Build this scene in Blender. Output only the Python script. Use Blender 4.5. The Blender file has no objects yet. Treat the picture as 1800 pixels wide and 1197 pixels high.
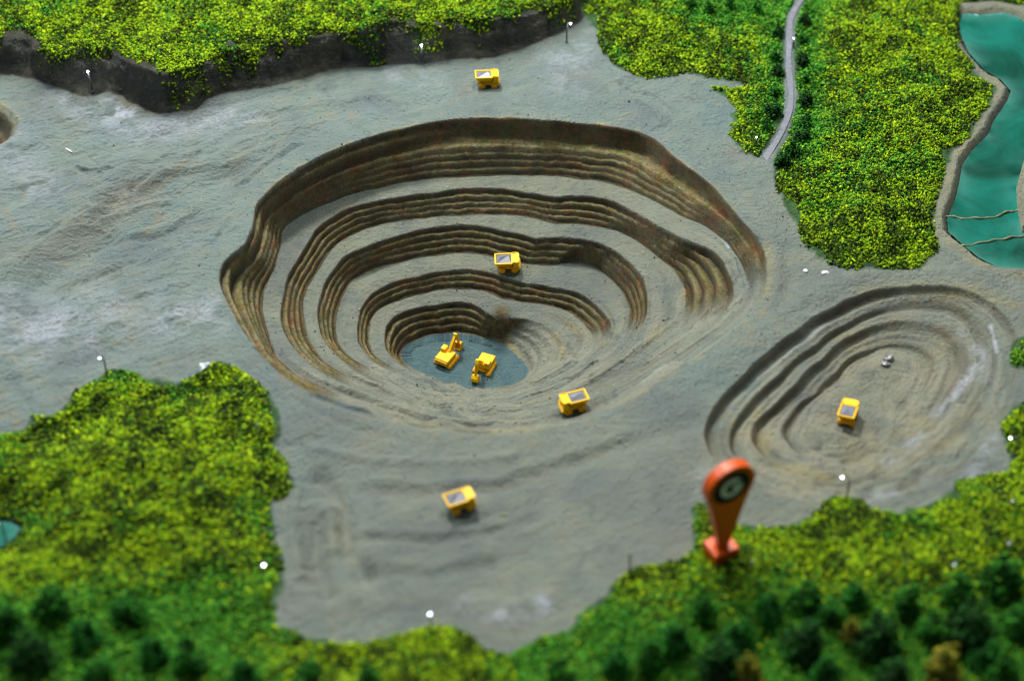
import bpy, bmesh, math, random
import numpy as np
from mathutils import Vector, Matrix, Euler

random.seed(7)
RNG = np.random.default_rng(11)
C = bpy.context.scene.collection
SC = bpy.context.scene

# ------------------------------------------------------------------ camera
PITCH = math.radians(44.0)
FOC = 3390.0                      # focal length in photo pixels
DIST = 33.9                       # camera to the middle of the model: 1 unit = 100 px there
CX, CY = 900.0, 598.5
CAM = np.array([0.0, -DIST * math.cos(PITCH), DIST * math.sin(PITCH)])
FWD = np.array([0.0, math.cos(PITCH), -math.sin(PITCH)])
UPV = np.array([0.0, math.sin(PITCH), math.cos(PITCH)])
cam_d = bpy.data.cameras.new('camera')
cam = bpy.data.objects.new('camera', cam_d)
C.objects.link(cam)
cam.location = CAM
cam.rotation_euler = (math.pi / 2 - PITCH, 0, 0)
cam_d.sensor_width = 36.0
cam_d.lens = 36.0 * FOC / 1800.0
cam_d.clip_end = 500
cam_d.dof.use_dof = True
cam_d.dof.focus_distance = 37.0
cam_d.dof.aperture_fstop = 0.138
SC.camera = cam

# ------------------------------------------------------------------ light of the room
world = bpy.data.worlds.new('World')
SC.world = world
world.use_nodes = True
bg = world.node_tree.nodes['Background']
bg.inputs[0].default_value = (0.74, 0.92, 1.0, 1)
bg.inputs[1].default_value = 0.14


def area_lamp(name, loc, target, size, power, col):
    d = bpy.data.lights.new(name, 'AREA')
    d.shape = 'DISK'
    d.size = size
    d.energy = power
    d.color = col
    o = bpy.data.objects.new(name, d)
    C.objects.link(o)
    o.location = loc
    o.rotation_euler = (Vector(target) - Vector(loc)).to_track_quat('-Z', 'Y').to_euler()
    return o


area_lamp('ceiling_lamp', (-9.0, 24.0, 36.0), (0, 0, 0), 6.0, 20500, (1.0, 0.985, 0.93))
area_lamp('ceiling_lamp', (8.0, 14.0, 34.0), (0, -2, 0), 4.0, 6000, (0.97, 1.0, 0.96))
area_lamp('ceiling_lamp', (-22.0, 8.0, 26.0), (-5, 1, 0), 5.0, 3600, (0.80, 0.92, 1.0))
area_lamp('sheen_light', (-5.0, 41.0, 26.0), (-1, 5, 0), 9.0, 3200, (0.74, 0.88, 1.0))  # bluish lamp added behind the model for sheen on the upper ground

area_lamp('ceiling_lamp', (22.0, 34.0, 38.0), (5, 4, 0), 4.0, 1500, (0.80, 0.92, 1.0))  # small cool lamp added for thin glints along the pond banks

SC.view_settings.view_transform = 'Standard'
SC.view_settings.look = 'None'
SC.view_settings.exposure = 0.52
SC.view_settings.gamma = 1.0
SC.view_settings.use_curve_mapping = False
SC.render.engine = 'CYCLES'
SC.cycles.use_denoising = True
SC.cycles.pixel_filter_type = 'BLACKMAN_HARRIS'
SC.cycles.filter_width = 1.1
SC.cycles.sample_clamp_indirect = 2.0
SC.cycles.max_bounces = 6

# ------------------------------------------------------------------ helpers: rays, noise, polygons


def unproj(px, py, z=0.0):
    """photo ray -> point on the level plane z"""
    px = np.asarray(px, float)
    py = np.asarray(py, float)
    a = (px - CX) / FOC
    b = (CY - py) / FOC
    dy = FWD[1] + b * UPV[1]
    dz = FWD[2] + b * UPV[2]
    t = (z - CAM[2]) / dz
    return CAM[0] + a * t, CAM[1] + dy * t


def poly_w(pts, z=0.0):
    p = np.array(pts, float)
    x, y = unproj(p[:, 0], p[:, 1], z)
    return np.stack([x, y], 1)


def vnoise(x, y, f, seed):
    r = np.random.default_rng(seed)
    L = r.random((256, 256)).astype(np.float32)
    u = x * f + 1000.37
    v = y * f + 1000.71
    iu = np.floor(u).astype(np.int64)
    iv = np.floor(v).astype(np.int64)
    fu = (u - iu).astype(np.float32)
    fv = (v - iv).astype(np.float32)
    fu = fu * fu * fu * (fu * (fu * 6 - 15) + 10)
    fv = fv * fv * fv * (fv * (fv * 6 - 15) + 10)
    iu &= 255
    iv &= 255
    iu1 = (iu + 1) & 255
    iv1 = (iv + 1) & 255
    a = L[iu, iv] * (1 - fu) + L[iu1, iv] * fu
    b = L[iu, iv1] * (1 - fu) + L[iu1, iv1] * fu
    return (a * (1 - fv) + b * fv) * 2 - 1


def fbm(x, y, f, seed, octv=4, gain=0.5):
    s = np.zeros_like(x, dtype=np.float32)
    a = 1.0
    for k in range(octv):
        s += a * vnoise(x + 13.1 * k, y - 7.7 * k, f, seed + k)
        f *= 2.03
        a *= gain
    return s


def sstep(a, b, x):
    t = np.clip((x - a) / (b - a), 0, 1)
    return t * t * (3 - 2 * t)


def seg_dist(x, y, P, closed=False):
    """distance of points to a polyline"""
    d = np.full(x.shape, 1e9, np.float32)
    n = len(P)
    for i in range(n if closed else n - 1):
        ax, ay = P[i]
        bx, by = P[(i + 1) % n]
        vx, vy = bx - ax, by - ay
        l2 = vx * vx + vy * vy + 1e-12
        t = np.clip(((x - ax) * vx + (y - ay) * vy) / l2, 0, 1)
        q = (x - ax - t * vx) ** 2 + (y - ay - t * vy) ** 2
        np.minimum(d, q, out=d)
    return np.sqrt(d)


def in_poly(x, y, P):
    c = np.zeros(x.shape, bool)
    n = len(P)
    for i in range(n):
        ax, ay = P[i]
        bx, by = P[(i + 1) % n]
        if ay == by:
            continue
        k = ((ay > y) != (by > y)) & (x < (bx - ax) * (y - ay) / (by - ay) + ax)
        c ^= k
    return c


# ------------------------------------------------------------------ the grid of the model's ground
X0, X1, Y0, Y1, STEP = -14.0, 14.0, -10.0, 14.5, 0.016
NX = int((X1 - X0) / STEP) + 1
NY = int((Y1 - Y0) / STEP) + 1
gx = (X0 + STEP * np.arange(NX)).astype(np.float32)
gy = (Y0 + STEP * np.arange(NY)).astype(np.float32)
GX, GY = np.meshgrid(gx, gy)              # [row y, col x]


def window(P, pad):
    P = np.asarray(P)
    i0 = max(0, int((P[:, 0].min() - pad - X0) / STEP))
    i1 = min(NX, int((P[:, 0].max() + pad - X0) / STEP) + 2)
    j0 = max(0, int((P[:, 1].min() - pad - Y0) / STEP))
    j1 = min(NY, int((P[:, 1].max() + pad - Y0) / STEP) + 2)
    return slice(j0, max(j1, j0 + 1)), slice(i0, max(i1, i0 + 1))


def mask_signed(P):
    """signed distance (positive inside) of the whole grid to a polygon, -9 far away"""
    out = np.full(GX.shape, -9.0, np.float32)
    w = window(P, 1.5)
    x, y = GX[w], GY[w]
    d = seg_dist(x, y, P, True)
    s = np.where(in_poly(x, y, P), d, -d)
    out[w] = s
    return out


def stroke(dst, pts, width, amp, z=0.0, power=2.0):
    P = poly_w(pts, z)
    w = window(P, width * 3)
    d = seg_dist(GX[w], GY[w], P)
    dst[w] += amp * np.exp(-(d / width) ** power)


def blur(a, n=1):
    for _ in range(n):
        p = np.pad(a, 1, mode='edge')
        a = (p[:-2, 1:-1] + p[2:, 1:-1] + p[1:-1, :-2] + p[1:-1, 2:] + 2 * a) / 6
    return a


# ---- masks painted on the ground
M_face = np.zeros(GX.shape, np.float32)     # bare brown rock
M_ochre = np.zeros(GX.shape, np.float32)    # yellowish stain
M_dark = np.zeros(GX.shape, np.float32)     # almost black cliff rock, painted shadow at its foot
M_green = np.zeros(GX.shape, np.float32)    # painted green under the turf
M_pale = np.zeros(GX.shape, np.float32)     # whitish lilac wash and painted-in bluish sheen
M_teal = np.zeros(GX.shape, np.float32)     # blue green pit bottom
M_warm = np.zeros(GX.shape, np.float32)     # warm grey earth
M_bank = np.zeros(GX.shape, np.float32)     # pond bank / slate streaks, shading painted on the left slope

# ------------------------------------------------------------------ big pit: contour rings (photo pixels, z)
R0 = [(391, 462), (429, 430), (444, 396), (448, 359), (475, 329), (534, 288), (617, 250), (717, 223), (788, 209), (840, 206),
      (884, 207), (950, 210), (1009, 215), (1070, 222), (1122, 231), (1155, 246), (1184, 275), (1218, 300), (1251, 325),
      (1276, 355), (1303, 385), (1326, 410), (1345, 442), (1350, 484), (1337, 534), (1301, 570), (1245, 612), (1185, 653),
      (1125, 696), (1050, 730), (960, 749), (880, 752), (780, 746), (700, 737), (640, 717), (575, 697), (520, 676), (492, 655),
      (454, 618), (425, 576), (402, 535), (390, 512), (383, 486)]
A1 = [(498, 400), (494, 434), (484, 471), (465, 509), (461, 542), (471, 584), (488, 630), (509, 390), (550, 367), (584, 354),
      (667, 331), (726, 319), (801, 313), (860, 310), (925, 309), (1017, 315), (1059, 319), (1101, 332), (1147, 352), (1197, 380),
      (1239, 396), (1280, 428), (1306, 467), (1318, 500), (1312, 532), (1270, 572), (1215, 610), (1150, 655), (1100, 688),
      (1030, 720), (950, 738), (870, 741), (780, 735), (700, 722), (640, 704), (580, 684), (525, 660)]
B0 = [(492, 555), (498, 517), (504, 488), (521, 459), (542, 425), (555, 402), (600, 371), (655, 354), (705, 346), (767, 338),
      (843, 330), (900, 333), (925, 338), (975, 346), (1034, 344), (1071, 350), (1109, 369), (1155, 396), (1201, 421), (1251, 438),
      (1272, 459), (1287, 488), (1291, 524), (1262, 565), (1205, 605), (1140, 643), (1080, 678), (1020, 708), (950, 728),
      (870, 731), (780, 725), (710, 712), (650, 692), (600, 672), (560, 650), (517, 612), (498, 580)]
B1 = [(534, 555), (532, 530), (542, 501), (559, 476), (580, 442), (600, 423), (638, 405), (692, 390), (747, 384), (809, 380),
      (863, 378), (900, 378), (934, 382), (975, 394), (1034, 396), (1084, 405), (1118, 421), (1155, 451), (1186, 475), (1203, 509),
      (1204, 547), (1186, 580), (1155, 605), (1105, 642), (1055, 672), (1000, 699), (940, 717), (870, 722), (790, 716),
      (720, 702), (660, 680), (610, 660), (565, 630), (540, 590)]
C0 = [(557, 547), (563, 521), (571, 496), (588, 471), (605, 450), (642, 434), (697, 415), (747, 402), (788, 396), (851, 397),
      (884, 405), (942, 419), (1000, 417), (1051, 425), (1084, 442), (1109, 463), (1130, 488), (1137, 515), (1138, 551),
      (1124, 588), (1090, 625), (1045, 658), (995, 686), (935, 708), (865, 714), (795, 708), (730, 694), (675, 672), (630, 652),
      (590, 622), (565, 590)]
C1 = [(590, 576), (592, 552), (600, 526), (617, 492), (634, 484), (659, 471), (705, 461), (767, 450), (833, 446), (880, 456),
      (925, 465), (967, 467), (1009, 459), (1042, 467), (1067, 484), (1092, 508), (1108, 540), (1104, 572), (1082, 605),
      (1045, 640), (1000, 670), (930, 698), (865, 706), (800, 700), (740, 686), (690, 665), (650, 648), (612, 625), (595, 605)]
D0 = [(628, 576), (634, 542), (651, 517), (684, 498), (734, 486), (788, 475), (830, 473), (868, 480), (888, 488), (925, 497),
      (975, 505), (1017, 513), (1042, 530), (1063, 551), (1076, 572), (1066, 602), (1035, 634), (985, 664), (925, 690), (865, 699),
      (805, 693), (750, 679), (700, 660), (664, 641), (642, 620), (629, 600)]
D1 = [(649, 576), (653, 559), (667, 542), (705, 528), (751, 515), (809, 509), (854, 513), (879, 524), (917, 532), (967, 538),
      (1001, 549), (1026, 568), (1042, 590), (1036, 614), (1008, 640), (965, 664), (915, 684), (862, 692), (808, 686), (755, 671),
      (710, 653), (678, 638), (656, 620), (648, 600)]
E0 = [(676, 590), (679, 572), (693, 555), (726, 542), (767, 536), (801, 530), (830, 533), (855, 549), (879, 561), (925, 560),
      (968, 578), (990, 603), (982, 630), (948, 656), (908, 679), (860, 687), (810, 680), (760, 665), (718, 647), (692, 630),
      (678, 612)]
E1 = [(702, 618), (713, 605), (743, 594), (788, 587), (822, 587), (850, 592), (876, 598), (904, 618), (924, 636), (932, 650),
      (926, 664), (908, 674), (875, 681), (842, 682), (800, 674), (760, 664), (730, 652), (706, 636)]
RINGS = [(R0, 0.0), (A1, -1.05), (B0, -1.10), (B1, -1.55), (C0, -1.60), (C1, -2.10), (D0, -2.15), (D1, -2.50), (E0, -2.55),
         (E1, -3.10)]
CEN = (815.0, 635.0)
NTH = 3600
TH = np.linspace(0, 2 * math.pi, NTH, endpoint=False)
DEG = np.degrees(TH)


def ring_xy(pts, z, cen, smooth):
    p = np.array(pts, float)
    ang = np.arctan2(-(p[:, 1] - cen[1]), p[:, 0] - cen[0]) % (2 * math.pi)
    rad = np.hypot(p[:, 0] - cen[0], p[:, 1] - cen[1])
    o = np.argsort(ang)
    r = np.interp(TH, ang[o], rad[o], period=2 * math.pi)
    k = np.exp(-0.5 * (np.arange(-60, 61) / smooth) ** 2)
    k /= k.sum()
    r = np.convolve(np.concatenate([r[-60:], r, r[:60]]), k, 'valid')
    px = cen[0] + r * np.cos(TH)
    py = cen[1] - r * np.sin(TH)
    x, y = unproj(px, py, z)
    return x, y


def stair(s, n, tread=0.5):
    u = s * n
    i = np.minimum(np.floor(u), n - 1)
    f = u - i
    riser = 1 - tread
    gz = (i + sstep(0, riser * 1.1, f)) / n
    gh = (i + sstep(riser * 0.75, 1.0, f) * 0.8 + f * 0.2) / n
    return gh, gz


def ang_win(a0, a1, fade0, fade1):
    return sstep(a0, a0 + fade0, DEG) * (1 - sstep(a1 - fade1, a1, DEG))


class Bin:
    def __init__(self):
        self.n = np.zeros(NX * NY)
        self.v = {}

    def add(self, x, y, **vals):
        i = np.round((x - X0) / STEP).astype(np.int64)
        j = np.round((y - Y0) / STEP).astype(np.int64)
        ok = (i >= 0) & (i < NX) & (j >= 0) & (j < NY)
        idx = (j * NX + i)[ok]
        self.n += np.bincount(idx, minlength=NX * NY)
        for k, a in vals.items():
            self.v.setdefault(k, np.zeros(NX * NY))
            self.v[k] += np.bincount(idx, weights=np.broadcast_to(a, x.shape)[ok], minlength=NX * NY)

    def done(self, inside):
        n = self.n.reshape(NY, NX)
        res = {}
        have0 = n > 0
        for k in self.v:
            a = np.where(have0, self.v[k].reshape(NY, NX) / np.maximum(n, 1), 0)
            have = have0.copy()
            for _ in range(14):
                need = inside & ~have
                if not need.any():
                    break
                pa = np.pad(a * have, 1)
                ph = np.pad(have.astype(float), 1)
                sa = pa[:-2, 1:-1] + pa[2:, 1:-1] + pa[1:-1, :-2] + pa[1:-1, 2:]
                sh = ph[:-2, 1:-1] + ph[2:, 1:-1] + ph[1:-1, :-2] + ph[1:-1, 2:]
                fill = need & (sh > 0)
                a[fill] = sa[fill] / sh[fill]
                have |= fill
            res[k] = a.astype(np.float32)
        return res


east = np.exp(-(((DEG + 180) % 360 - 180 - 10) / 30.0) ** 2)          # the carved wall fades out on the right
ZR = [z + (0.58 if 0 < i < 3 else 0.22 if 2 < i < 5 else 0) * east for i, (p, z) in enumerate(RINGS)]
rw = [(ring_xy(p, ZR[i], CEN, 7.0), ZR[i]) for i, (p, z) in enumerate(RINGS)]
b = Bin()
FACES = {0: (7, 13.0, 198.0, 0.95), 2: (4, 9.0, 192.0, 1.0), 4: (4, 9.0, 188.0, 1.0), 6: (3, 9.0, 188.0, 1.0), 8: (4, 29.0, 190.0, 1.0)}


def ledges(s2, cuts):
    """stair with uneven steps: returns run, drop and how near a ledge's edge we are"""
    h = np.zeros_like(s2)
    v = np.zeros_like(s2)
    e = np.zeros_like(s2)
    cr = np.zeros_like(s2)
    for a_, c_ in zip(cuts, cuts[1:]):
        f = np.clip((s2 - a_) / (c_ - a_), 0, 1)
        d = c_ - a_
        v += d * (sstep(0, 0.62, f) * 1.08 - 0.08 * sstep(0.62, 0.95, f))
        h += d * (0.80 * sstep(0.50, 1.0, f) + 0.20 * f)
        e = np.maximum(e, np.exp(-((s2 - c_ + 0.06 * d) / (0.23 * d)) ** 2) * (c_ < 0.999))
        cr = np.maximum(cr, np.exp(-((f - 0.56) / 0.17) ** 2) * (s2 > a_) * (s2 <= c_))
    return h, v, e, cr


CUTS = {0: [0, 0.20, 0.50, 0.62, 0.75, 0.88, 1], 2: [0, 0.30, 0.55, 0.78, 1], 4: [0, 0.26, 0.5, 0.75, 1], 6: [0, 0.33, 0.66, 1], 8: [0, 0.25, 0.5, 0.75, 1]}
for k in range(len(rw) - 1):
    (xa, ya), za = rw[k]
    (xb, yb), zb = rw[k + 1]
    ns = int(np.clip(np.hypot(xb - xa, yb - ya).max() / STEP * 1.7, 50, 190))
    s = np.linspace(0, 1, ns)[:, None]
    T = TH[None, :] + 0 * s
    # marks left along the contour by the modeller's tool
    sk = fbm(T * 1.7 + 2 * np.cos(T), (k + s) * 2.6 + 0 * T, 1.0, 60, 4, 0.58)
    if k in FACES:
        n, a0, a1, amp = FACES[k]
        wv = ang_win(a0, a1, 11 if k < 8 else 12, 14)[None, :] * amp
        ph = vnoise(T * 6, 0 * T + k, 1.0, 40 + k) * 0.070 + vnoise(T * 26, s * 3 + k, 1.0, 50 + k) * 0.032
        s2 = np.clip(s + ph * np.sin(np.pi * s), 0, 1)
        gh, gv, le, cr = ledges(s2, CUTS[k])
        if k == 0:      # the highest ledge only on the left half of the wall
            g2, v2, l2, c2 = ledges(s2, [0, 0.5, 0.62, 0.75, 0.88, 1])
            m = sstep(80, 125, DEG)[None, :]
            gh, gv, le = gh * m + (0.35 * s2 + 0.65 * g2) * (1 - m), gv * m + (0.35 * s2 + 0.65 * v2) * (1 - m), le * m + l2 * (1 - m)
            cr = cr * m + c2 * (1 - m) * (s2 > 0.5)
        brk = np.clip(0.85 + 0.45 * vnoise(T * 9, s * 3 + k, 1.0, 65 + k) + 0.45 * vnoise(T * 22, s * 8 + k, 1.0, 66 + k), 0.1, 1.15)
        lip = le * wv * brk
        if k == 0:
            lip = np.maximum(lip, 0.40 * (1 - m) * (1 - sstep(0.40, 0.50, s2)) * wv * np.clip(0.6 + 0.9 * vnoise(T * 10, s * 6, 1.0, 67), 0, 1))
        wz = np.maximum(wv, 0.32)
        h = s * (1 - wz) + gh * wz
        v = s * (1 - wz) + gv * wz
        face = np.clip(wv * 1.6, 0, 1) * sstep(-0.02, 0.03, s) * (1 - sstep(0.985, 1.0, s))
    else:
        h = s
        v = s
        wv = ang_win(9.0, 190.0, 22, 14)[None, :]
        face = 0 * T
        lip = 0 * T
        cr = 0 * T
    x = xa[None] * (1 - h) + xb[None] * h
    y = ya[None] * (1 - h) + yb[None] * h
    z = za * (1 - v) + zb * v + 0 * x
    z = z + face * 0.012 * fbm(T * 9, (k + s) * 14.0 + 0 * T, 1.0, 68, 3, 0.6)
    z = z + 0.034 * sk * (1 - 0.85 * wv) * np.sin(np.pi * np.clip((k + s) / 9.0, 0, 1)) ** 0.5
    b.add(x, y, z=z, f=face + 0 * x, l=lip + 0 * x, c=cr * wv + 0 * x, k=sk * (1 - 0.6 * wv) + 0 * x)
rim = np.stack(rw[0][0], 1)[::12]
flo = np.stack(rw[-1][0], 1)[::12]
S_rim = mask_signed(rim)
S_flo = mask_signed(flo)
pit = b.done((S_rim > -0.05))
inside1 = S_rim > 0
infl = S_flo > 0

# ------------------------------------------------------------------ second pit: soft oval with worn terraces
Q0 = [(1233, 765), (1238, 734), (1263, 697), (1300, 659), (1346, 617), (1401, 579), (1459, 538), (1518, 513), (1576, 502), (1639, 502),
      (1701, 513), (1752, 535), (1785, 570), (1797, 625), (1778, 710), (1728, 785), (1655, 838), (1560, 873), (1470, 880),
      (1380, 872), (1300, 842), (1250, 805)]
Q1 = [(1279, 793), (1284, 747), (1313, 709), (1367, 659), (1434, 605), (1492, 563), (1555, 536), (1618, 527), (1676, 531), (1714, 550),
      (1740, 580), (1747, 630), (1724, 694), (1680, 752), (1618, 806), (1555, 842), (1472, 858), (1388, 848), (1322, 826)]
Q2 = [(1317, 776), (1321, 742), (1359, 713), (1396, 676), (1446, 630), (1501, 584), (1555, 565), (1618, 563), (1672, 579), (1690, 605),
      (1695, 643), (1664, 702), (1618, 757), (1555, 807), (1492, 828), (1400, 824), (1345, 806)]
Q3 = [(1367, 759), (1380, 738), (1434, 688), (1472, 650), (1522, 613), (1568, 600), (1618, 607), (1647, 630), (1622, 690), (1576, 745),
      (1526, 787), (1451, 805), (1395, 795)]
Q4 = [(1413, 759), (1434, 734), (1484, 684), (1526, 634), (1568, 617), (1601, 625), (1609, 650), (1568, 717), (1518, 767), (1451, 784),
      (1422, 778)]
CEN2 = (1512.0, 705.0)
RINGS2 = [(Q0, 0.0), (Q1, -0.19), (Q2, -0.35), (Q3, -0.51), (Q4, -0.62)]
rq = [(ring_xy(p, z, CEN2, 22.0), z) for p, z in RINGS2]
b = Bin()
far2 = np.maximum(ang_win(48, 236, 55, 40), 0.30)[None, :]
for k in range(len(rq) - 1):
    (xa, ya), za = rq[k]
    (xb, yb), zb = rq[k + 1]
    ns = int(np.clip(np.hypot(xb - xa, yb - ya).max() / STEP * 1.6, 30, 220))
    s = np.linspace(0, 1, ns)[:, None]
    T = TH[None, :] + 0 * s
    drop = sstep(0.0, 0.25, s)
    stepv = drop * 1.12 - 0.12 * sstep(0.30, 0.98, s)
    v = stepv * far2 + (s + 0.55 * sstep(0.0, 0.5, s) * (1 - sstep(0.5, 1.0, s)) * 0.6) * (1 - far2)
    sk = fbm(T * 2.2 + 2 * np.cos(T), (k + s) * 2.2 + 0 * T, 1.0, 70, 4, 0.62)
    x = xa[None] * (1 - s) + xb[None] * s
    y = ya[None] * (1 - s) + yb[None] * s
    z = za * (1 - v) + zb * v + 0.035 * sk * (1 - 0.4 * far2) + 0.020 * np.sin(4 * np.pi * s + 0.6) * sstep(0.2, 0.5, s) * (0.5 + 0.5 * far2)
    gr = (far2 + 0.25 * (1 - far2)) * np.exp(-((s - 0.16) / 0.11) ** 2) * np.clip(0.9 + 0.7 * vnoise(T * 5, s * 2 + k, 1.0, 75), 0.2, 1.3)
    b.add(x, y, z=z, f=gr + 0 * x, k=sk + 0 * x)
S_q = mask_signed(np.stack(rq[0][0], 1)[::12])
S_qf = mask_signed(np.stack(rq[-1][0], 1)[::12])
pit2 = b.done(S_q > -0.05)

# ------------------------------------------------------------------ open ground
Z = 0.10 * fbm(GX, GY, 0.22, 101, 3) + 0.035 * fbm(GX, GY, 0.9, 131, 3)
# trowel strokes of the plaster, running up to the right
ux = GX * 0.86 + GY * 0.5
uy = -GX * 0.5 + GY * 0.86
strk = fbm(ux * 0.30, uy, 2.0, 151, 5, 0.66)
left = sstep(-1.5, -5.5, GX)
Z += (0.016 + 0.018 * left) * strk + left * 0.085 * fbm(ux * 0.45, uy, 0.75, 157, 3, 0.55)
fine = fbm(GX, GY, 6.0, 171, 3, 0.6)
# soft swellings of the left bank and hollows of the near apron
stroke(Z, [(60, 420), (140, 470), (100, 560)], 0.9, -0.16)
stroke(Z, [(150, 330), (290, 300), (420, 250)], 0.5, 0.15)
stroke(Z, [(215, 290), (320, 275), (370, 262)], 0.16, -0.09)
stroke(Z, [(250, 330), (330, 300), (420, 280), (500, 240)], 0.10, 0.05)
stroke(Z, [(560, 830), (600, 880), (612, 960), (640, 1010)], 0.19, -0.17)
stroke(Z, [(556, 905), (552, 970), (575, 1040)], 0.18, -0.15)
stroke(Z, [(20, 470), (70, 420), (150, 380), (230, 300)], 0.22, 0.16)
stroke(Z, [(60, 500), (110, 450), (180, 410)], 0.28, -0.20)
stroke(Z, [(240, 440), (310, 350), (400, 300)], 0.3, -0.10)
stroke(Z, [(580, 880), (585, 960)], 0.16, 0.10)
stroke(Z, [(640, 850), (750, 862), (880, 850), (980, 815), (1100, 775), (1220, 740)], 0.22, -0.07)
stroke(Z, [(640, 940), (760, 945), (860, 930), (940, 905)], 0.12, -0.05)
stroke(Z, [(640, 1000), (760, 1005), (860, 985)], 0.16, -0.05)
stroke(Z, [(820, 1060), (880, 1085), (960, 1060)], 0.20, 0.09)
stroke(Z, [(1352, 390), (1366, 430), (1368, 490), (1352, 540)], 0.12, 0.07)
stroke(Z, [(1380, 440), (1388, 490), (1372, 540)], 0.14, -0.06)
stroke(Z, [(1240, 640), (1330, 580), (1400, 530), (1480, 490), (1580, 480), (1700, 485)], 0.28, 0.10)
stroke(Z, [(440, 470), (400, 480)], 0.2, 0.0)

for pts, w_, a_ in [([(267, 230), (294, 220)], .05, -.06), ([(284, 264), (307, 259)], .04, .05), ([(134, 284), (175, 296), (217, 293)], .05, .07),
                    ([(140, 290), (180, 302), (225, 298), (262, 284)], .05, -.06), ([(150, 301), (187, 314)], .04, .05),
                    ([(344, 257), (320, 277), (270, 308), (234, 337)], .09, -.10), ([(350, 270), (310, 300), (250, 335)], .10, .07),
                    ([(528, 247), (475, 283), (428, 317)], .05, -.06), ([(515, 246), (465, 281), (415, 318)], .05, .04),
                    ([(437, 366), (405, 390), (384, 420)], .04, -.05), ([(425, 360), (392, 388), (372, 425)], .05, .04),
                    ([(30, 440), (60, 415), (95, 395)], .10, -.10), ([(120, 500), (180, 470), (230, 455)], .08, -.05),
                    ([(40, 330), (90, 310), (130, 300)], .06, -.05), ([(180, 380), (250, 360), (300, 350)], .07, .05),
                    ([(200, 420), (290, 400), (350, 372)], .08, -.06), ([(20, 600), (120, 590), (210, 570)], .10, .06),
                    ([(250, 520), (320, 500), (360, 480)], .08, .05), ([(300, 190), (400, 178), (520, 150)], .08, -.04),
                    ([(440, 200), (560, 175), (680, 165)], .09, .04), ([(1090, 150), (1110, 165), (1150, 172), (1180, 200)], .05, -.05),
                    ([(1120, 180), (1150, 195), (1165, 220)], .05, .04), ([(1290, 330), (1300, 360), (1320, 385)], .05, -.05),
                    ([(520, 700), (600, 740), (700, 770)], .08, -.05), ([(545, 780), (640, 800), (760, 812), (900, 800)], .10, .05),
                    ([(640, 835), (750, 848), (880, 838), (985, 800), (1100, 760)], .11, .05), ([(625, 925), (760, 935), (870, 918)], .10, .035),
                    ([(520, 850), (512, 930), (530, 1010)], .10, .07), ([(650, 985), (760, 992), (860, 972)], .13, .04),
                    ([(840, 1045), (900, 1060), (965, 1045)], .16, .05)]:
    stroke(Z, pts, w_, a_)
zb = Z.copy()
flat = sstep(-0.9, 0.0, S_rim)
Zbase = zb * (1 - 0.8 * flat)
# crisp lip all round the big pit on the carved side
Z = Zbase
keep = sstep(0.0, 0.35, S_rim)
Z = np.where(inside1, pit['z'] + Zbase * (1 - keep), Z)
Z = np.where(infl, -3.10 + 0.012 * fbm(GX, GY, 1.4, 231, 4), Z)
q2 = S_q > 0
Z = np.where(q2, pit2['z'] + zb * (1 - 0.7 * sstep(0, 0.6, S_q)), Z)
Z = np.where(S_qf > 0, -0.62 + 0.05 * fbm(GX, GY, 1.5, 241, 3) * sstep(0, 0.3, S_qf), Z)
Z = np.where(q2, blur(Z, 4), Z)

# faint winding ridges on the smooth right and near slopes of the big pit
for pts, zz, a in [([(1197, 509), (1202, 547), (1186, 578), (1150, 605), (1090, 645), (1040, 676)], -1.55, 0.05),
                   ([(1285, 495), (1289, 526), (1262, 565), (1205, 606), (1140, 645)], -1.1, 0.06),
                   ([(1130, 500), (1136, 551), (1120, 590), (1085, 626), (1040, 658)], -1.6, 0.05),
                   ([(1320, 480), (1322, 520), (1300, 553), (1240, 596)], -0.9, 0.05),
                   ([(1236, 540), (1236, 576), (1215, 590)], -1.3, 0.05),
                   ([(560, 690), (640, 716), (740, 738), (850, 748), (930, 747)], 0.0, 0.05),
                   ([(600, 668), (680, 700), (780, 728), (880, 736)], -0.9, 0.05),
                   ([(1070, 560), (1080, 590), (1050, 630), (1000, 660)], -2.1, 0.05),
                   ([(1000, 600), (1010, 620), (985, 650), (940, 670)], -2.5, 0.04)]:
    a *= 1.5
    stroke(Z, pts, 0.07, a, zz)
    stroke(Z, [(p[0] - 6, p[1] + 5) for p in pts], 0.10, -a * 0.8, zz)

# ---- small brown pit cut by the left edge of the picture
K = poly_w([(-90, 190), (-40, 172), (0, 178), (22, 194), (37, 214), (31, 238), (8, 256), (-40, 268), (-90, 245)])
S_k = mask_signed(K)
Z -= 0.55 * sstep(0.0, 0.55, S_k) * (S_k > 0) + 0.04 * np.sin(S_k * 26) * sstep(0.02, 0.1, S_k)
M_face += 0.75 * sstep(0.03, 0.18, S_k)
M_ochre += 0.6 * np.exp(-((S_k - 0.03) / 0.08) ** 2)

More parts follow.
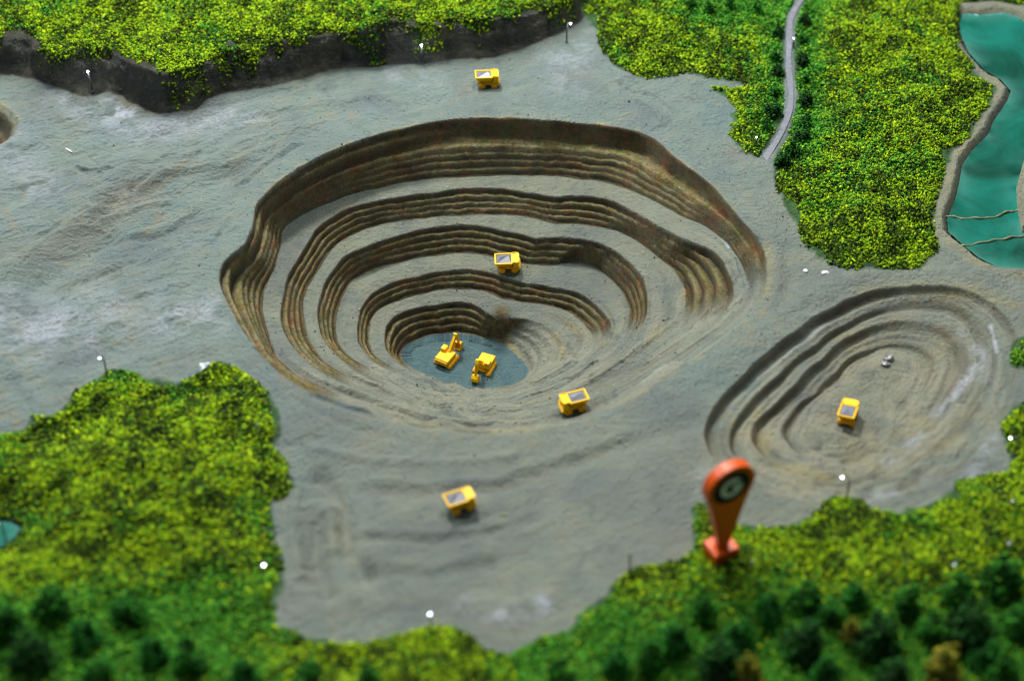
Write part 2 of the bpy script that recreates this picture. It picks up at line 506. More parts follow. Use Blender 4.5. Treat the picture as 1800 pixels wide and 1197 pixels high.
# ---- the wooded bench at the back and its cliff
CLIFF_TOP = [(0, 67), (60, 67), (83, 90), (124, 90), (200, 87), (234, 114), (284, 134), (321, 127), (367, 104), (401, 83), (434, 87),
             (468, 73), (518, 67), (568, 57), (600, 52), (657, 54), (694, 40), (760, 45), (800, 31), (867, 36), (901, 31), (934, 20),
             (968, 8), (1000, -14)]
CLIFF_FOOT = [(0, 126), (43, 134), (97, 150), (144, 164), (187, 157), (234, 168), (261, 187), (301, 187), (334, 177), (367, 164),
              (401, 154), (468, 147), (535, 127), (600, 106), (684, 106), (744, 108), (800, 99), (867, 97), (901, 88), (917, 80),
              (968, 66), (996, 40), (1003, 0)]
HC = 0.62
back = [(1004, -330), (-500, -330)]
S_t = mask_signed(poly_w([(-500, 60), (-200, 70)] + CLIFF_TOP, HC).tolist() and
                  np.vstack([poly_w([(-500, 40), (-200, 60)] + CLIFF_TOP, HC), poly_w([(1040, -150), (1040, -330), (-500, -330)], HC)]))
S_f = mask_signed(np.vstack([poly_w([(-500, 100), (-200, 110)] + CLIFF_FOOT, 0.0), poly_w([(1030, -120), (1040, -330), (-500, -330)], 0.0)]))
S_f = np.where(S_t > -1.0, np.maximum(S_f, S_t + 0.26 + 0.05 * fbm(GX, GY, 1.5, 302, 3)), S_f)
rough = 0.14 * fbm(GX, GY, 1.2, 301, 4, 0.55)
tc = np.clip(np.maximum(S_f, 0) / (np.maximum(S_f, 0) + np.maximum(-S_t, 0) + 1e-4), 0, 1)
cl = np.where(S_t > 0, 1.0, np.where(S_f > 0, np.clip(sstep(0.0, 0.9, tc) + rough * np.sin(np.pi * tc) * 1.3 + 0.10 * fbm(GX, GY, 5.0, 303, 3) * np.sin(np.pi * tc) + 0.05 * np.sin(tc * 16), 0, 1), 0.0))
cl = np.where((S_f < -8.9) & (S_t < -8.9), np.where((GY > 11.5) & (GX < 0.5), 1, 0), cl)
Z = Z * (1 - cl) + (HC + 0.10 * fbm(GX, GY, 0.6, 311, 3) + 0.10 * sstep(0, 2, S_t)) * cl
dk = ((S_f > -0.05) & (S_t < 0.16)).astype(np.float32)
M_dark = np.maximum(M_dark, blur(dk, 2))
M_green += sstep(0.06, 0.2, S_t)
M_dark = np.maximum(M_dark, 0.55 * np.exp(-(np.minimum(S_f, 0) / 0.30) ** 2) * (S_f > -2) * (S_f <= 0))  # shadow below the cliff, painted onto the ground

# ------------------------------------------------------------------ woods, pond and road outlines
W_NORTH = [(1010, -150), (1010, 0), (1045, 58), (1062, 95), (1092, 126), (1132, 142), (1180, 139), (1212, 133), (1240, 140), (1300, 150),
           (1316, 156), (1250, 159), (1275, 171), (1296, 192), (1283, 209), (1283, 251), (1300, 271), (1332, 277), (1360, 240),
           (1377, 196), (1381, 167), (1377, 125), (1377, 84), (1381, 42), (1404, 0), (1430, -60), (1440, -150), (1440, -330), (1010, -330)]
W_EAST = [(1416, 0), (1400, 35), (1396, 60), (1395, 125), (1398, 167), (1398, 200), (1384, 245), (1362, 285), (1366, 322), (1367, 338),
          (1388, 368), (1405, 401), (1421, 434), (1451, 459), (1501, 476), (1555, 474), (1618, 476), (1630, 459), (1651, 439),
          (1639, 413), (1643, 363), (1655, 317), (1668, 276), (1701, 246), (1739, 188), (1755, 159), (1714, 129), (1689, 84),
          (1684, 38), (1688, 4), (1740, -4), (1810, 10), (2000, 10), (2200, -330), (1460, -330), (1450, -60)]
W_SW = [(-300, 790), (0, 765), (40, 755), (60, 732), (100, 727), (135, 695), (165, 670), (190, 648), (214, 650), (249, 665), (309, 676),
        (339, 667), (359, 656), (379, 643), (414, 650), (449, 670), (474, 695), (494, 730), (494, 760), (480, 775), (504, 809),
        (514, 849), (499, 864), (474, 874), (469, 899), (484, 929), (494, 979), (496, 1014), (491, 1044), (479, 1074), (484, 1104),
        (541, 1116), (598, 1124), (655, 1125), (706, 1116), (747, 1107), (788, 1104), (829, 1116), (846, 1140), (900, 1158),
        (990, 1600), (-300, 1600)]
W_SE = [(820, 1600), (850, 1182), (870, 1160), (907, 1150), (943, 1131), (998, 1112), (1021, 1080), (1062, 1057), (1090, 1020), (1126, 1002),
        (1199, 988), (1222, 970), (1217, 924), (1212, 900), (1227, 886), (1245, 884), (1258, 905), (1299, 918), (1355, 920),
        (1404, 914), (1445, 899), (1449, 873), (1467, 866), (1495, 868), (1516, 881), (1527, 899), (1553, 899), (1587, 907),
        (1594, 892), (1635, 884), (1673, 862), (1680, 843), (1729, 832), (1777, 825), (1774, 806), (1772, 780), (1764, 755),
        (1764, 735), (1780, 714), (1810, 698), (2200, 640), (2300, 1600)]
W_BIT = [(1783, 596), (1787, 590), (1800, 585), (1870, 585), (1870, 640), (1800, 641), (1785, 624)]
POND = [(1693, 27), (1722, 29), (1764, 25), (1785, 31), (1800, 42), (1900, 60), (2050, 150), (2050, 420), (1900, 470), (1800, 474), (1755, 472),
        (1722, 455), (1693, 432), (1668, 409), (1666, 388), (1680, 355), (1687, 326), (1693, 292), (1710, 267), (1739, 238),
        (1747, 217), (1772, 180), (1778, 163), (1760, 142), (1730, 125), (1705, 96), (1691, 67), (1687, 42)]
ISLE = [(1850, 260), (1798, 290), (1786, 334), (1789, 376), (1796, 409), (1850, 425), (1900, 340)]
POOL = [(-120, 905), (0, 916), (18, 918), (34, 928), (24, 944), (4, 960), (-120, 975)]
ROAD = [(1425, -60), (1411, 0), (1396, 25), (1388, 50), (1386, 84), (1385, 125), (1389, 167), (1387, 198), (1371, 242), (1340, 287)]

S_wn, S_we, S_ws, S_wse, S_wb = [mask_signed(poly_w(p)) for p in (W_NORTH, W_EAST, W_SW, W_SE, W_BIT)]
S_pond = np.minimum(mask_signed(poly_w(POND, -0.1)), -mask_signed(poly_w(ISLE, -0.1)))
S_pond = np.where(mask_signed(poly_w(POND, -0.1)) < -8, -9, S_pond)
S_pool = mask_signed(poly_w(POOL))
jit = 0.10 * fbm(GX, GY, 3.0, 401, 3)
for S, hgt, wd in ((S_wn, 0.26, 1.3), (S_we, 0.20, 1.4), (S_ws, 0.22, 1.4), (S_wse, 0.15, 1.4), (S_wb, 0.1, 0.3)):
    lump = np.where(S > -8, sstep(0.0, wd, S), 0) * (1 - sstep(-0.9, -0.1, S_pool))
    Z += lump * (hgt + 0.10 * fbm(GX, GY, 0.8, 411, 3)) + 0.05 * sstep(-0.05, 0.12, S)
    M_green = np.maximum(M_green, sstep(-0.04, 0.06, S + jit * 0.6))
# the road runs in a shallow bed
Pr = poly_w(ROAD)
wr = window(Pr, 1.0)
S_road = np.full(GX.shape, 9.0, np.float32)
S_road[wr] = seg_dist(GX[wr], GY[wr], Pr)
bed = 1 - sstep(0.11, 0.34, S_road)
Z = Z * (1 - bed) + (0.10 * sstep(3.5, 7.5, GY)) * bed
# ponds
pw = sstep(-0.16, 0.06, S_pond)
Z = Z * (1 - pw) + (-0.22) * pw
pr = np.exp(-((S_pond + 0.17) / 0.11) ** 2)
Z += 0.03 * pr
bank_w = sstep(-0.48, -0.25, S_pond + jit * 0.5)
isle_s = mask_signed(poly_w(ISLE, -0.1))
Z = np.maximum(Z, np.where(isle_s > 0, 0.06, -9) + 0 * Z)
pw2 = sstep(-0.14, 0.10, S_pool)
Z = Z * (1 - pw2) + (-0.10) * pw2
M_green *= 1 - pw2

# ---- fine roughness
ground = 1 - np.clip(M_green, 0, 1)
Z += (0.006 + 0.004 * left) * fine * ground
fm = np.where(inside1, pit['f'], 0)
Z += fm * (0.012 * fbm(GX, GY, 5.0, 501, 3, 0.7) + 0.006 * vnoise(GX, GY, 22, 511))
M_face = np.maximum(M_face, fm)
M_face = np.maximum(M_face, np.where(q2, pit2['f'] * 0.48, 0))
M_warm = np.where(inside1, np.maximum(0.75, 0.4), 0.0) * sstep(-0.1, 0.6, S_rim)
M_warm = np.maximum(M_warm, sstep(-0.1, 1.0, S_q) * 0.95)
M_warm = np.maximum(M_warm, np.maximum(0.55 * sstep(-4.8, -1.5, GX) * sstep(-0.5, -2.6, GY), 0.5 * sstep(3.0, 5.5, GX) * sstep(6, 3, GY)))
M_warm = np.maximum(M_warm, bank_w)
M_ochre += 0.25 * bank_w
stroke(M_face, [(882, 566), (880, 580), (877, 592)], 0.15, 1.0, -2.8)
_cw = window(poly_w([(880, 580)], -2.8), 0.45)
_c0 = poly_w([(880, 580)], -2.8)[0]
_cm = np.exp(-((GX[_cw] - _c0[0]) ** 2 + (GY[_cw] - _c0[1]) ** 2) / 0.05)
Z[_cw] = Z[_cw] * (1 - _cm) + blur(Z[_cw], 40) * _cm
M_teal = infl.astype(np.float32) * sstep(0.0, 0.05, S_flo + 0.02 * fine)

# ---- stains, washes, painted sheen and shading
for pts, w_, a_, z_ in [([(540, 685), (620, 712), (700, 733), (790, 746), (880, 751), (960, 748), (1050, 731)], 0.09, 0.8, 0.0),
                        ([(600, 690), (700, 724), (800, 742)], 0.14, 0.5, -0.4),
                        ([(1350, 430), (1352, 500), (1330, 545), (1270, 595), (1190, 650), (1110, 695)], 0.12, 0.6, 0.0),
                        ([(1200, 530), (1190, 575), (1140, 612), (1060, 664), (980, 690), (900, 700)], 0.10, 0.6, -1.6),
                        ([(1130, 500), (1138, 550), (1120, 592)], 0.08, 0.6, -1.6),
                        ([(884, 585), (905, 608), (930, 640)], 0.06, 0.8, -2.95),
                        ([(975, 585), (990, 606), (985, 630)], 0.07, 0.9, -2.5),
                        ([(1000, 548), (1040, 575), (1060, 600)], 0.10, 0.8, -2.2),
                        ([(470, 590), (490, 635), (520, 668), (560, 692)], 0.10, 0.7, -0.6),
                        ([(448, 355), (475, 328), (534, 286), (617, 248), (717, 221), (800, 206), (900, 205), (1010, 212), (1120, 229)], 0.06, 0.75, 0.0),
                        ([(1160, 246), (1200, 290), (1251, 325), (1290, 385)], 0.10, 0.5, 0.0),
                        ([(1518, 511), (1600, 500), (1700, 510), (1780, 535)], 0.12, 0.5, 0.0),
                        ([(1590, 536), (1660, 530)], 0.08, 0.5, -0.3),
                        ([(1330, 740), (1350, 800), (1420, 850), (1500, 845)], 0.16, 0.35, -0.5),
                        ([(260, 185), (300, 190)], 0.12, 0.6, 0.0), ([(215, 170), (240, 178)], 0.2, 0.4, 0.0),
                        ([(390, 300), (430, 262)], 0.2, 0.25, 0.0), ([(580, 870), (600, 950)], 0.25, 0.35, 0.0),
                        ([(1050, 330), (1080, 335)], 0.1, 0.0, 0.0)]:
    stroke(M_ochre, pts, w_, a_, z_)
M_ochre += 0.35 * sstep(0.0, 0.5, S_q) * sstep(-0.2, 0.5, fbm(GX, GY, 0.9, 622, 3))
M_ochre *= np.clip(0.55 + 0.9 * fbm(GX, GY, 2.5, 601, 4, 0.65), 0, 1.3)
for pts, w_, a_ in [([(150, 165), (190, 185), (230, 190)], 0.16, 0.7), ([(0, 560), (60, 580), (150, 560)], 0.8, 0.55),  # broad pale patches left and above paint in the ground's sheen
                    ([(300, 560), (390, 545)], 0.5, 0.50), ([(120, 170), (250, 215), (420, 200)], 0.5, 0.45), ([(0, 250), (70, 330)], 0.6, 0.3), ([(820, 1065), (890, 1082), (950, 1070)], 0.18, 0.8),
                    ([(1650, 700), (1690, 660), (1720, 620)], 0.10, 0.7), ([(1745, 555), (1752, 580), (1756, 606)], 0.035, 1.3), ([(1700, 560), (1735, 600), (1740, 650)], 0.12, 0.4), ([(1560, 790), (1620, 740)], 0.10, 0.5),
                    ([(1690, 860), (1730, 800), (1745, 760)], 0.12, 0.6), ([(1520, 870), (1600, 850)], 0.16, 0.5),
                    ([(1300, 660), (1340, 640), (1400, 595), (1460, 550)], 0.05, 0.35), ([(980, 110), (1010, 90), (1000, 150)], 0.4, 0.35),
                    ([(680, 120), (750, 130)], 0.4, 0.35), ([(1270, 365), (1285, 395)], 0.03, 0.8), ([(1175, 600), (1130, 630)], 0.03, 0.6),
                    ([(80, 890), (0, 920)], 0.1, 0.0), ([(1240, 830), (1260, 880)], 0.2, 0.3)]:
    stroke(M_pale, pts, w_, a_)
M_pale *= np.clip(0.7 + 0.8 * fbm(GX, GY, 3.0, 611, 4, 0.65), 0, 1.3)
for pts, w_, a_ in [([(640, 850), (750, 864), (880, 852), (980, 818), (1060, 790)], 0.10, 0.55), ([(560, 835), (600, 890), (612, 950)], 0.13, 0.55),
                    ([(556, 905), (552, 970), (572, 1040)], 0.14, 0.5), ([(510, 880), (530, 960), (530, 1040)], 0.3, 0.35), ([(640, 942), (760, 947), (870, 928)], 0.05, 0.45),
                    ([(520, 1085), (640, 1060), (760, 1050), (850, 1070)], 0.18, 0.4), ([(40, 440), (140, 410), (250, 345)], 0.45, 0.55), ([(200, 360), (330, 290)], 0.25, 0.4), ([(90, 500), (200, 470)], 0.2, 0.35), ([(20, 320), (80, 300)], 0.3, 0.35),  # broad dark patches at the left paint in the slope's shading
                    ([(850, 1105), (900, 1110), (960, 1090)], 0.14, 0.5), ([(500, 1060), (530, 1020)], 0.2, 0.4),
                    ([(1200, 770), (1180, 830)], 0.3, 0.25), ([(1376, 470), (1380, 520)], 0.12, 0.5), ([(300, 640), (350, 630)], 0.3, 0.3)]:
    stroke(M_bank, pts, w_, a_)

M_green = np.clip(M_green, 0, 1)


def zat(x, y):
    i = np.clip((np.asarray(x) - X0) / STEP, 0, NX - 1.001)
    j = np.clip((np.asarray(y) - Y0) / STEP, 0, NY - 1.001)
    i0 = np.floor(i).astype(int)
    j0 = np.floor(j).astype(int)
    fi, fj = i - i0, j - j0
    return (Z[j0, i0] * (1 - fi) + Z[j0, i0 + 1] * fi) * (1 - fj) + (Z[j0 + 1, i0] * (1 - fi) + Z[j0 + 1, i0 + 1] * fi) * fj


def hit(px, py):
    """where the ray through a photo pixel meets the ground"""
    t = np.linspace(20, 75, 9000)
    a, b_ = (px - CX) / FOC, (CY - py) / FOC
    d = FWD + np.array([a, 0, 0]) + b_ * UPV
    P = CAM[None] + t[:, None] * d[None]
    below = P[:, 2] < zat(P[:, 0], P[:, 1])
    k = int(np.argmax(below))
    return Vector((float(P[k, 0]), float(P[k, 1]), float(zat(P[k, 0], P[k, 1]))))


# a levelled spot on the near slope where a truck stands
_p = hit(1011, 716)
_d = np.hypot(GX - _p.x, GY - _p.y)
_w = 1 - sstep(0.16, 0.50, _d)
_i, _j = int((_p.x - X0) / STEP), int((_p.y - Y0) / STEP)
_gx = float(Z[_j, _i + 12] - Z[_j, _i - 12]) / (24 * STEP)
_gy = float(Z[_j + 12, _i] - Z[_j - 12, _i]) / (24 * STEP)
Z = Z * (1 - _w) + (_p.z + 0.3 * (_gx * (GX - _p.x) + _gy * (GY - _p.y)) + 0.004 * fine) * _w


# ------------------------------------------------------------------ materials
def new_mat(name):
    m = bpy.data.materials.new(name)
    m.use_nodes = True
    nt = m.node_tree
    return m, nt, nt.nodes['Principled BSDF']


def N(nt, kind, **kw):
    n = nt.nodes.new(kind)
    for k, v in kw.items():
        setattr(n, k, v)
    return n


def noise(nt, scale, detail=4, rough=0.55, vec=None, dist=0.0):
    n = N(nt, 'ShaderNodeTexNoise')
    n.inputs['Scale'].default_value = scale
    n.inputs['Detail'].default_value = detail
    n.inputs['Roughness'].default_value = rough
    n.inputs['Distortion'].default_value = dist
    if vec is not None:
        nt.links.new(vec, n.inputs['Vector'])
    return n.outputs['Fac']


def ramp(nt, fac, stops):
    r = N(nt, 'ShaderNodeValToRGB')
    e = r.color_ramp.elements
    while len(e) < len(stops):
        e.new(0.5)
    for el, (p, c) in zip(e, stops):
        el.position = p
        el.color = (*c, 1) if len(c) == 3 else c
    nt.links.new(fac, r.inputs[0])
    return r.outputs[0]


def mix(nt, fac, a, b_, mode='MIX'):
    m = N(nt, 'ShaderNodeMix', data_type='RGBA', blend_type=mode)
    for s, v in ((m.inputs[0], fac), (m.inputs[6], a), (m.inputs[7], b_)):
        if hasattr(v, 'is_output'):
            nt.links.new(v, s)
        else:
            s.default_value = v if isinstance(v, (int, float)) else (*v, 1)
    return m.outputs[2]


def math_n(nt, op, a, b_=0.0, clamp=False):
    m = N(nt, 'ShaderNodeMath', operation=op, use_clamp=clamp)
    for s, v in ((m.inputs[0], a), (m.inputs[1], b_)):
        if hasattr(v, 'is_output'):
            nt.links.new(v, s)
        else:
            s.default_value = v
    return m.outputs[0]


def bump(nt, h, strength, dist):
    b_ = N(nt, 'ShaderNodeBump')
    b_.inputs['Strength'].default_value = strength
    b_.inputs['Distance'].default_value = dist
    nt.links.new(h, b_.inputs['Height'])
    return b_.outputs[0]


def attr(nt, name):
    a = N(nt, 'ShaderNodeAttribute', attribute_name=name)
    s = N(nt, 'ShaderNodeSeparateColor')
    nt.links.new(a.outputs['Color'], s.inputs[0])
    return s.outputs


def terrain_material():
    m, nt, bs = new_mat('painted_plaster')
    pos = N(nt, 'ShaderNodeTexCoord').outputs['Object']
    A, B, D, E = attr(nt, 'paint_a'), attr(nt, 'paint_b'), attr(nt, 'paint_c'), attr(nt, 'paint_d')
    n_big = noise(nt, 0.55, 5, 0.6, pos)
    n_mid = noise(nt, 2.6, 5, 0.65, pos, 0.6)
    n_fine = noise(nt, 14, 4, 0.7, pos)
    n_grit = noise(nt, 60, 3, 0.7, pos)
    mp = N(nt, 'ShaderNodeMapping')
    mp.inputs['Rotation'].default_value = (0, 0, -0.53)
    mp.inputs['Scale'].default_value = (0.25, 1.6, 1)
    nt.links.new(pos, mp.inputs[0])
    n_str = noise(nt, 5.0, 5, 0.7, mp.outputs[0])
    grey = ramp(nt, n_big, [(0.30, (0.120, 0.176, 0.172)), (0.52, (0.164, 0.208, 0.180)), (0.72, (0.152, 0.204, 0.206))])
    grey = mix(nt, math_n(nt, 'MULTIPLY', ramp(nt, n_str, [(0.45, (0, 0, 0)), (0.75, (1, 1, 1))]), 0.35), grey, (0.18, 0.20, 0.20))
    warm = ramp(nt, n_mid, [(0.3, (0.176, 0.172, 0.114)), (0.55, (0.232, 0.226, 0.154)), (0.75, (0.200, 0.212, 0.162))])
    col = mix(nt, math_n(nt, 'MULTIPLY', D[0], 0.85), grey, warm)
    col = mix(nt, ramp(nt, math_n(nt, 'ADD', D[2], math_n(nt, 'MULTIPLY', math_n(nt, 'SUBTRACT', n_fine, 0.5), 0.35)), [(0.16, (0.7, 0.7, 0.7)), (0.44, (0, 0, 0))]), col, (0.120, 0.114, 0.082))
    col = mix(nt, ramp(nt, D[2], [(0.56, (0, 0, 0)), (0.80, (0.6, 0.6, 0.6))]), col, (0.285, 0.270, 0.200))
    n_mot = noise(nt, 1.3, 6, 0.72, pos, 1.2)
    col = mix(nt, ramp(nt, n_mot, [(0.52, (0, 0, 0)), (0.68, (0.75, 0.75, 0.75))]), col, (0.225, 0.208, 0.140))
    col = mix(nt, ramp(nt, n_mot, [(0.30, (0.7, 0.7, 0.7)), (0.44, (0, 0, 0))]), col, (0.110, 0.132, 0.134))
    n_pit = noise(nt, 26, 3, 0.6, pos)
    col = mix(nt, ramp(nt, n_pit, [(0.24, (0.8, 0.8, 0.8)), (0.32, (0, 0, 0))]), col, (0.075, 0.078, 0.068))
    n_low = noise(nt, 0.42, 4, 0.6, pos, 0.8)
    col = mix(nt, ramp(nt, n_low, [(0.36, (0.55, 0.55, 0.55)), (0.52, (0, 0, 0))]), col, (0.105, 0.125, 0.130))
    # bank: slate streaks and the left slope's painted shading
    col = mix(nt, math_n(nt, 'MULTIPLY', B[0], 0.75, True), col, ramp(nt, n_mid, [(0.3, (0.110, 0.108, 0.100)), (0.7, (0.235, 0.215, 0.155))]))
    col = mix(nt, math_n(nt, 'MULTIPLY', A[1], ramp(nt, n_fine, [(0.3, (0.1, 0.1, 0.1)), (0.65, (0.8, 0.8, 0.8))]), True), col, (0.36, 0.285, 0.10))
    col = mix(nt, math_n(nt, 'MULTIPLY', B[1], ramp(nt, n_fine, [(0.3, (0.2, 0.2, 0.2)), (0.6, (1, 1, 1))]), True), col, (0.42, 0.44, 0.50))
    # bare rock faces: dark olive and brown, rust and moss patches, dry-brushed on the treads
    rock = ramp(nt, noise(nt, 3.6, 7, 0.76, pos, 0.8), [(0.32, (0.028, 0.019, 0.005)), (0.45, (0.075, 0.052, 0.012)), (0.56, (0.115, 0.085, 0.020)), (0.72, (0.18, 0.145, 0.040))])
    rust = ramp(nt, noise(nt, 2.4, 5, 0.62, pos, 0.8), [(0.51, (0, 0, 0)), (0.60, (1, 1, 1))])
    rock = mix(nt, math_n(nt, 'MULTIPLY', rust, 0.8), rock, (0.27, 0.085, 0.014))
    moss = ramp(nt, noise(nt, 2.9, 5, 0.62, pos, 0.6), [(0.52, (0, 0, 0)), (0.62, (1, 1, 1))])
    rock = mix(nt, math_n(nt, 'MULTIPLY', moss, 0.6), rock, (0.12, 0.135, 0.02))
    ms = N(nt, 'ShaderNodeMapping')
    ms.inputs['Scale'].default_value = (1.6, 1.6, 15.0)
    nt.links.new(pos, ms.inputs[0])
    n_strata = noise(nt, 1.6, 5, 0.72, ms.outputs[0], 0.5)
    rock = mix(nt, ramp(nt, n_strata, [(0.34, (0.6, 0.6, 0.6)), (0.46, (0, 0, 0))]), rock, (0.020, 0.015, 0.005))
    rock = mix(nt, ramp(nt, n_strata, [(0.56, (0, 0, 0)), (0.72, (0.5, 0.5, 0.5))]), rock, (0.17, 0.125, 0.040))
    n_crumb = noise(nt, 30, 4, 0.75, pos)
    rock = mix(nt, ramp(nt, n_crumb, [(0.36, (0.9, 0.9, 0.9)), (0.45, (0, 0, 0))]), rock, (0.009, 0.008, 0.003))
    rock = mix(nt, math_n(nt, 'MULTIPLY', E[1], ramp(nt, n_fine, [(0.3, (0.65, 0.65, 0.65)), (0.55, (1, 1, 1))]), True), rock, (0.011, 0.008, 0.003))  # crease shade and pooled wash painted near-black at each riser's foot
    gm = N(nt, 'ShaderNodeNewGeometry')
    sp = N(nt, 'ShaderNodeSeparateXYZ')
    nt.links.new(gm.outputs['Normal'], sp.inputs[0])
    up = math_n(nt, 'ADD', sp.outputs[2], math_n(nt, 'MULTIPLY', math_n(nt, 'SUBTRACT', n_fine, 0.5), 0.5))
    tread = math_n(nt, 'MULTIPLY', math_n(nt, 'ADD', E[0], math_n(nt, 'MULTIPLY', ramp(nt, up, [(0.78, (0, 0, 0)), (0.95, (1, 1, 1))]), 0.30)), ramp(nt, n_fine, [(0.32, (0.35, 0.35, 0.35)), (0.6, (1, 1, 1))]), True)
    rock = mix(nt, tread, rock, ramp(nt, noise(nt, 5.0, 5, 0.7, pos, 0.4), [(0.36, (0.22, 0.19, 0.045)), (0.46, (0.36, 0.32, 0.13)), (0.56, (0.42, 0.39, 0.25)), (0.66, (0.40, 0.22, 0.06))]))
    tinge = ramp(nt, noise(nt, 3.3, 4, 0.6, pos, 0.7), [(0.50, (0, 0, 0)), (0.62, (0.5, 0.5, 0.5))])
    rock = mix(nt, tinge, rock, (1.35, 0.80, 0.38), 'MULTIPLY')
    tinge2 = ramp(nt, noise(nt, 2.7, 4, 0.6, ms.outputs[0], 0.4), [(0.50, (0, 0, 0)), (0.62, (0.7, 0.7, 0.7))])
    rock = mix(nt, tinge2, rock, (0.95, 1.05, 0.45), 'MULTIPLY')
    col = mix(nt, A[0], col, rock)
    # cliff, and the shadow painted below it
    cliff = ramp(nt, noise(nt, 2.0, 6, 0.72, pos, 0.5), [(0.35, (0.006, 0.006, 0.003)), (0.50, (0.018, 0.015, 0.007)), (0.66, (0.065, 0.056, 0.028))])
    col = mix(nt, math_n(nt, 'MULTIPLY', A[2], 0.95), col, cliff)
    green = ramp(nt, noise(nt, 6, 4, 0.6, pos), [(0.35, (0.010, 0.035, 0.008)), (0.65, (0.045, 0.13, 0.02))])
    col = mix(nt, B[2], col, green)
    teal = ramp(nt, n_mid, [(0.32, (0.055, 0.115, 0.135)), (0.55, (0.075, 0.140, 0.150)), (0.75, (0.10, 0.155, 0.155))])
    col = mix(nt, D[1], col, teal)
    speck = ramp(nt, n_grit, [(0.26, (0.45, 0.45, 0.45)), (0.36, (1, 1, 1)), (0.70, (1, 1, 1)), (0.80, (1.25, 1.25, 1.25))])
    col = mix(nt, 0.45, col, speck, 'MULTIPLY')
    nt.links.new(col, bs.inputs['Base Color'])
    nt.links.new(ramp(nt, n_mot, [(0.3, (0.40, 0.40, 0.40)), (0.65, (0.62, 0.62, 0.62))]), bs.inputs['Roughness'])
    bs.inputs['Specular IOR Level'].default_value = 0.45
    h = math_n(nt, 'ADD', math_n(nt, 'ADD', math_n(nt, 'MULTIPLY', n_fine, 0.85), math_n(nt, 'MULTIPLY', n_mot, 0.35)), math_n(nt, 'ADD', math_n(nt, 'MULTIPLY', n_str, 0.35), math_n(nt, 'ADD', math_n(nt, 'MULTIPLY', n_grit, 0.30), math_n(nt, 'MULTIPLY', math_n(nt, 'MULTIPLY', n_crumb, A[0]), 1.2))))
    nt.links.new(bump(nt, h, 1.0, 0.11), bs.inputs['Normal'])
    return m


def paint(name, c1, c2, rough=0.45, scale=30, spec=0.5, bmp=0.0):
    m, nt, bs = new_mat(name)
    pos = N(nt, 'ShaderNodeTexCoord').outputs['Object']
    n = noise(nt, scale, 4, 0.65, pos)
    nt.links.new(ramp(nt, n, [(0.35, c1), (0.65, c2)]), bs.inputs['Base Color'])
    bs.inputs['Roughness'].default_value = rough
    bs.inputs['Specular IOR Level'].default_value = spec
    if bmp:
        nt.links.new(bump(nt, n, bmp, 0.02), bs.inputs['Normal'])
    return m


def flake_material(name):
    m, nt, bs = new_mat(name)
    a = N(nt, 'ShaderNodeAttribute', attribute_name='tint')
    pos = N(nt, 'ShaderNodeTexCoord').outputs['Object']
    n = noise(nt, 45, 3, 0.7, pos)
    col = mix(nt, 0.8, a.outputs['Color'], ramp(nt, n, [(0.3, (0.55, 0.55, 0.55)), (0.7, (1.25, 1.25, 1.25))]), 'MULTIPLY')
    nt.links.new(col, bs.inputs['Base Color'])
    bs.inputs['Roughness'].default_value = 0.85
    bs.inputs['Specular IOR Level'].default_value = 0.12
    nt.links.new(bump(nt, n, 0.5, 0.03), bs.inputs['Normal'])
    return m


MT = {}
MT['ground'] = terrain_material()
MT['yellow'] = paint('yellow_enamel', (0.78, 0.43, 0.001), (0.84, 0.48, 0.002), 0.5, 40, 0.25, 0.15)
MT['yellow_dark'] = paint('amber_enamel', (0.66, 0.31, 0.001), (0.74, 0.36, 0.002), 0.5, 40, 0.25, 0.15)
MT['load'] = paint('grey_resin', (0.13, 0.14, 0.165), (0.20, 0.21, 0.24), 0.38, 60, 0.6, 0.2)
MT['black'] = paint('black_paint', (0.006, 0.007, 0.006), (0.010, 0.010, 0.009), 0.6, 30, 0.15)
MT['cream'] = paint('cream_paint', (0.50, 0.53, 0.38), (0.56, 0.58, 0.44), 0.5)
MT['orange'] = paint('orange_resin', (0.54, 0.066, 0.003), (0.62, 0.082, 0.004), 0.34, 12, 0.35)
MT['road'] = paint('lilac_asphalt', (0.105, 0.108, 0.130), (0.15, 0.152, 0.175), 0.6, 14, 0.3, 0.3)
MT['pole'] = paint('dark_wire', (0.03, 0.035, 0.035), (0.06, 0.065, 0.065), 0.5)
MT['cap_off'] = paint('milky_plastic', (0.45, 0.50, 0.52), (0.55, 0.6, 0.62), 0.3)
MT['chip'] = paint('white_chip', (0.62, 0.64, 0.66), (0.75, 0.76, 0.78), 0.5)
MT['pink'] = paint('pale_chip', (0.45, 0.40, 0.41), (0.55, 0.49, 0.5), 0.6)
MT['stone'] = paint('wet_stone', (0.07, 0.07, 0.07), (0.22, 0.21, 0.20), 0.25, 14, 0.6, 0.6)
MT['dike'] = paint('dike_mud', (0.07, 0.10, 0.05), (0.16, 0.16, 0.08), 0.4, 14, 0.5, 0.4)
MT['trunk'] = paint('bark', (0.03, 0.02, 0.012), (0.06, 0.04, 0.025), 0.8)
MT['flake'] = flake_material('turf_flakes')


def lamp_glow():
    m, nt, bs = new_mat('led_glow')
    bs.inputs['Base Color'].default_value = (0.9, 0.95, 1, 1)
    bs.inputs['Emission Color'].default_value = (0.86, 0.95, 1, 1)
    bs.inputs['Emission Strength'].default_value = 9.0
    return m


MT['glow'] = lamp_glow()


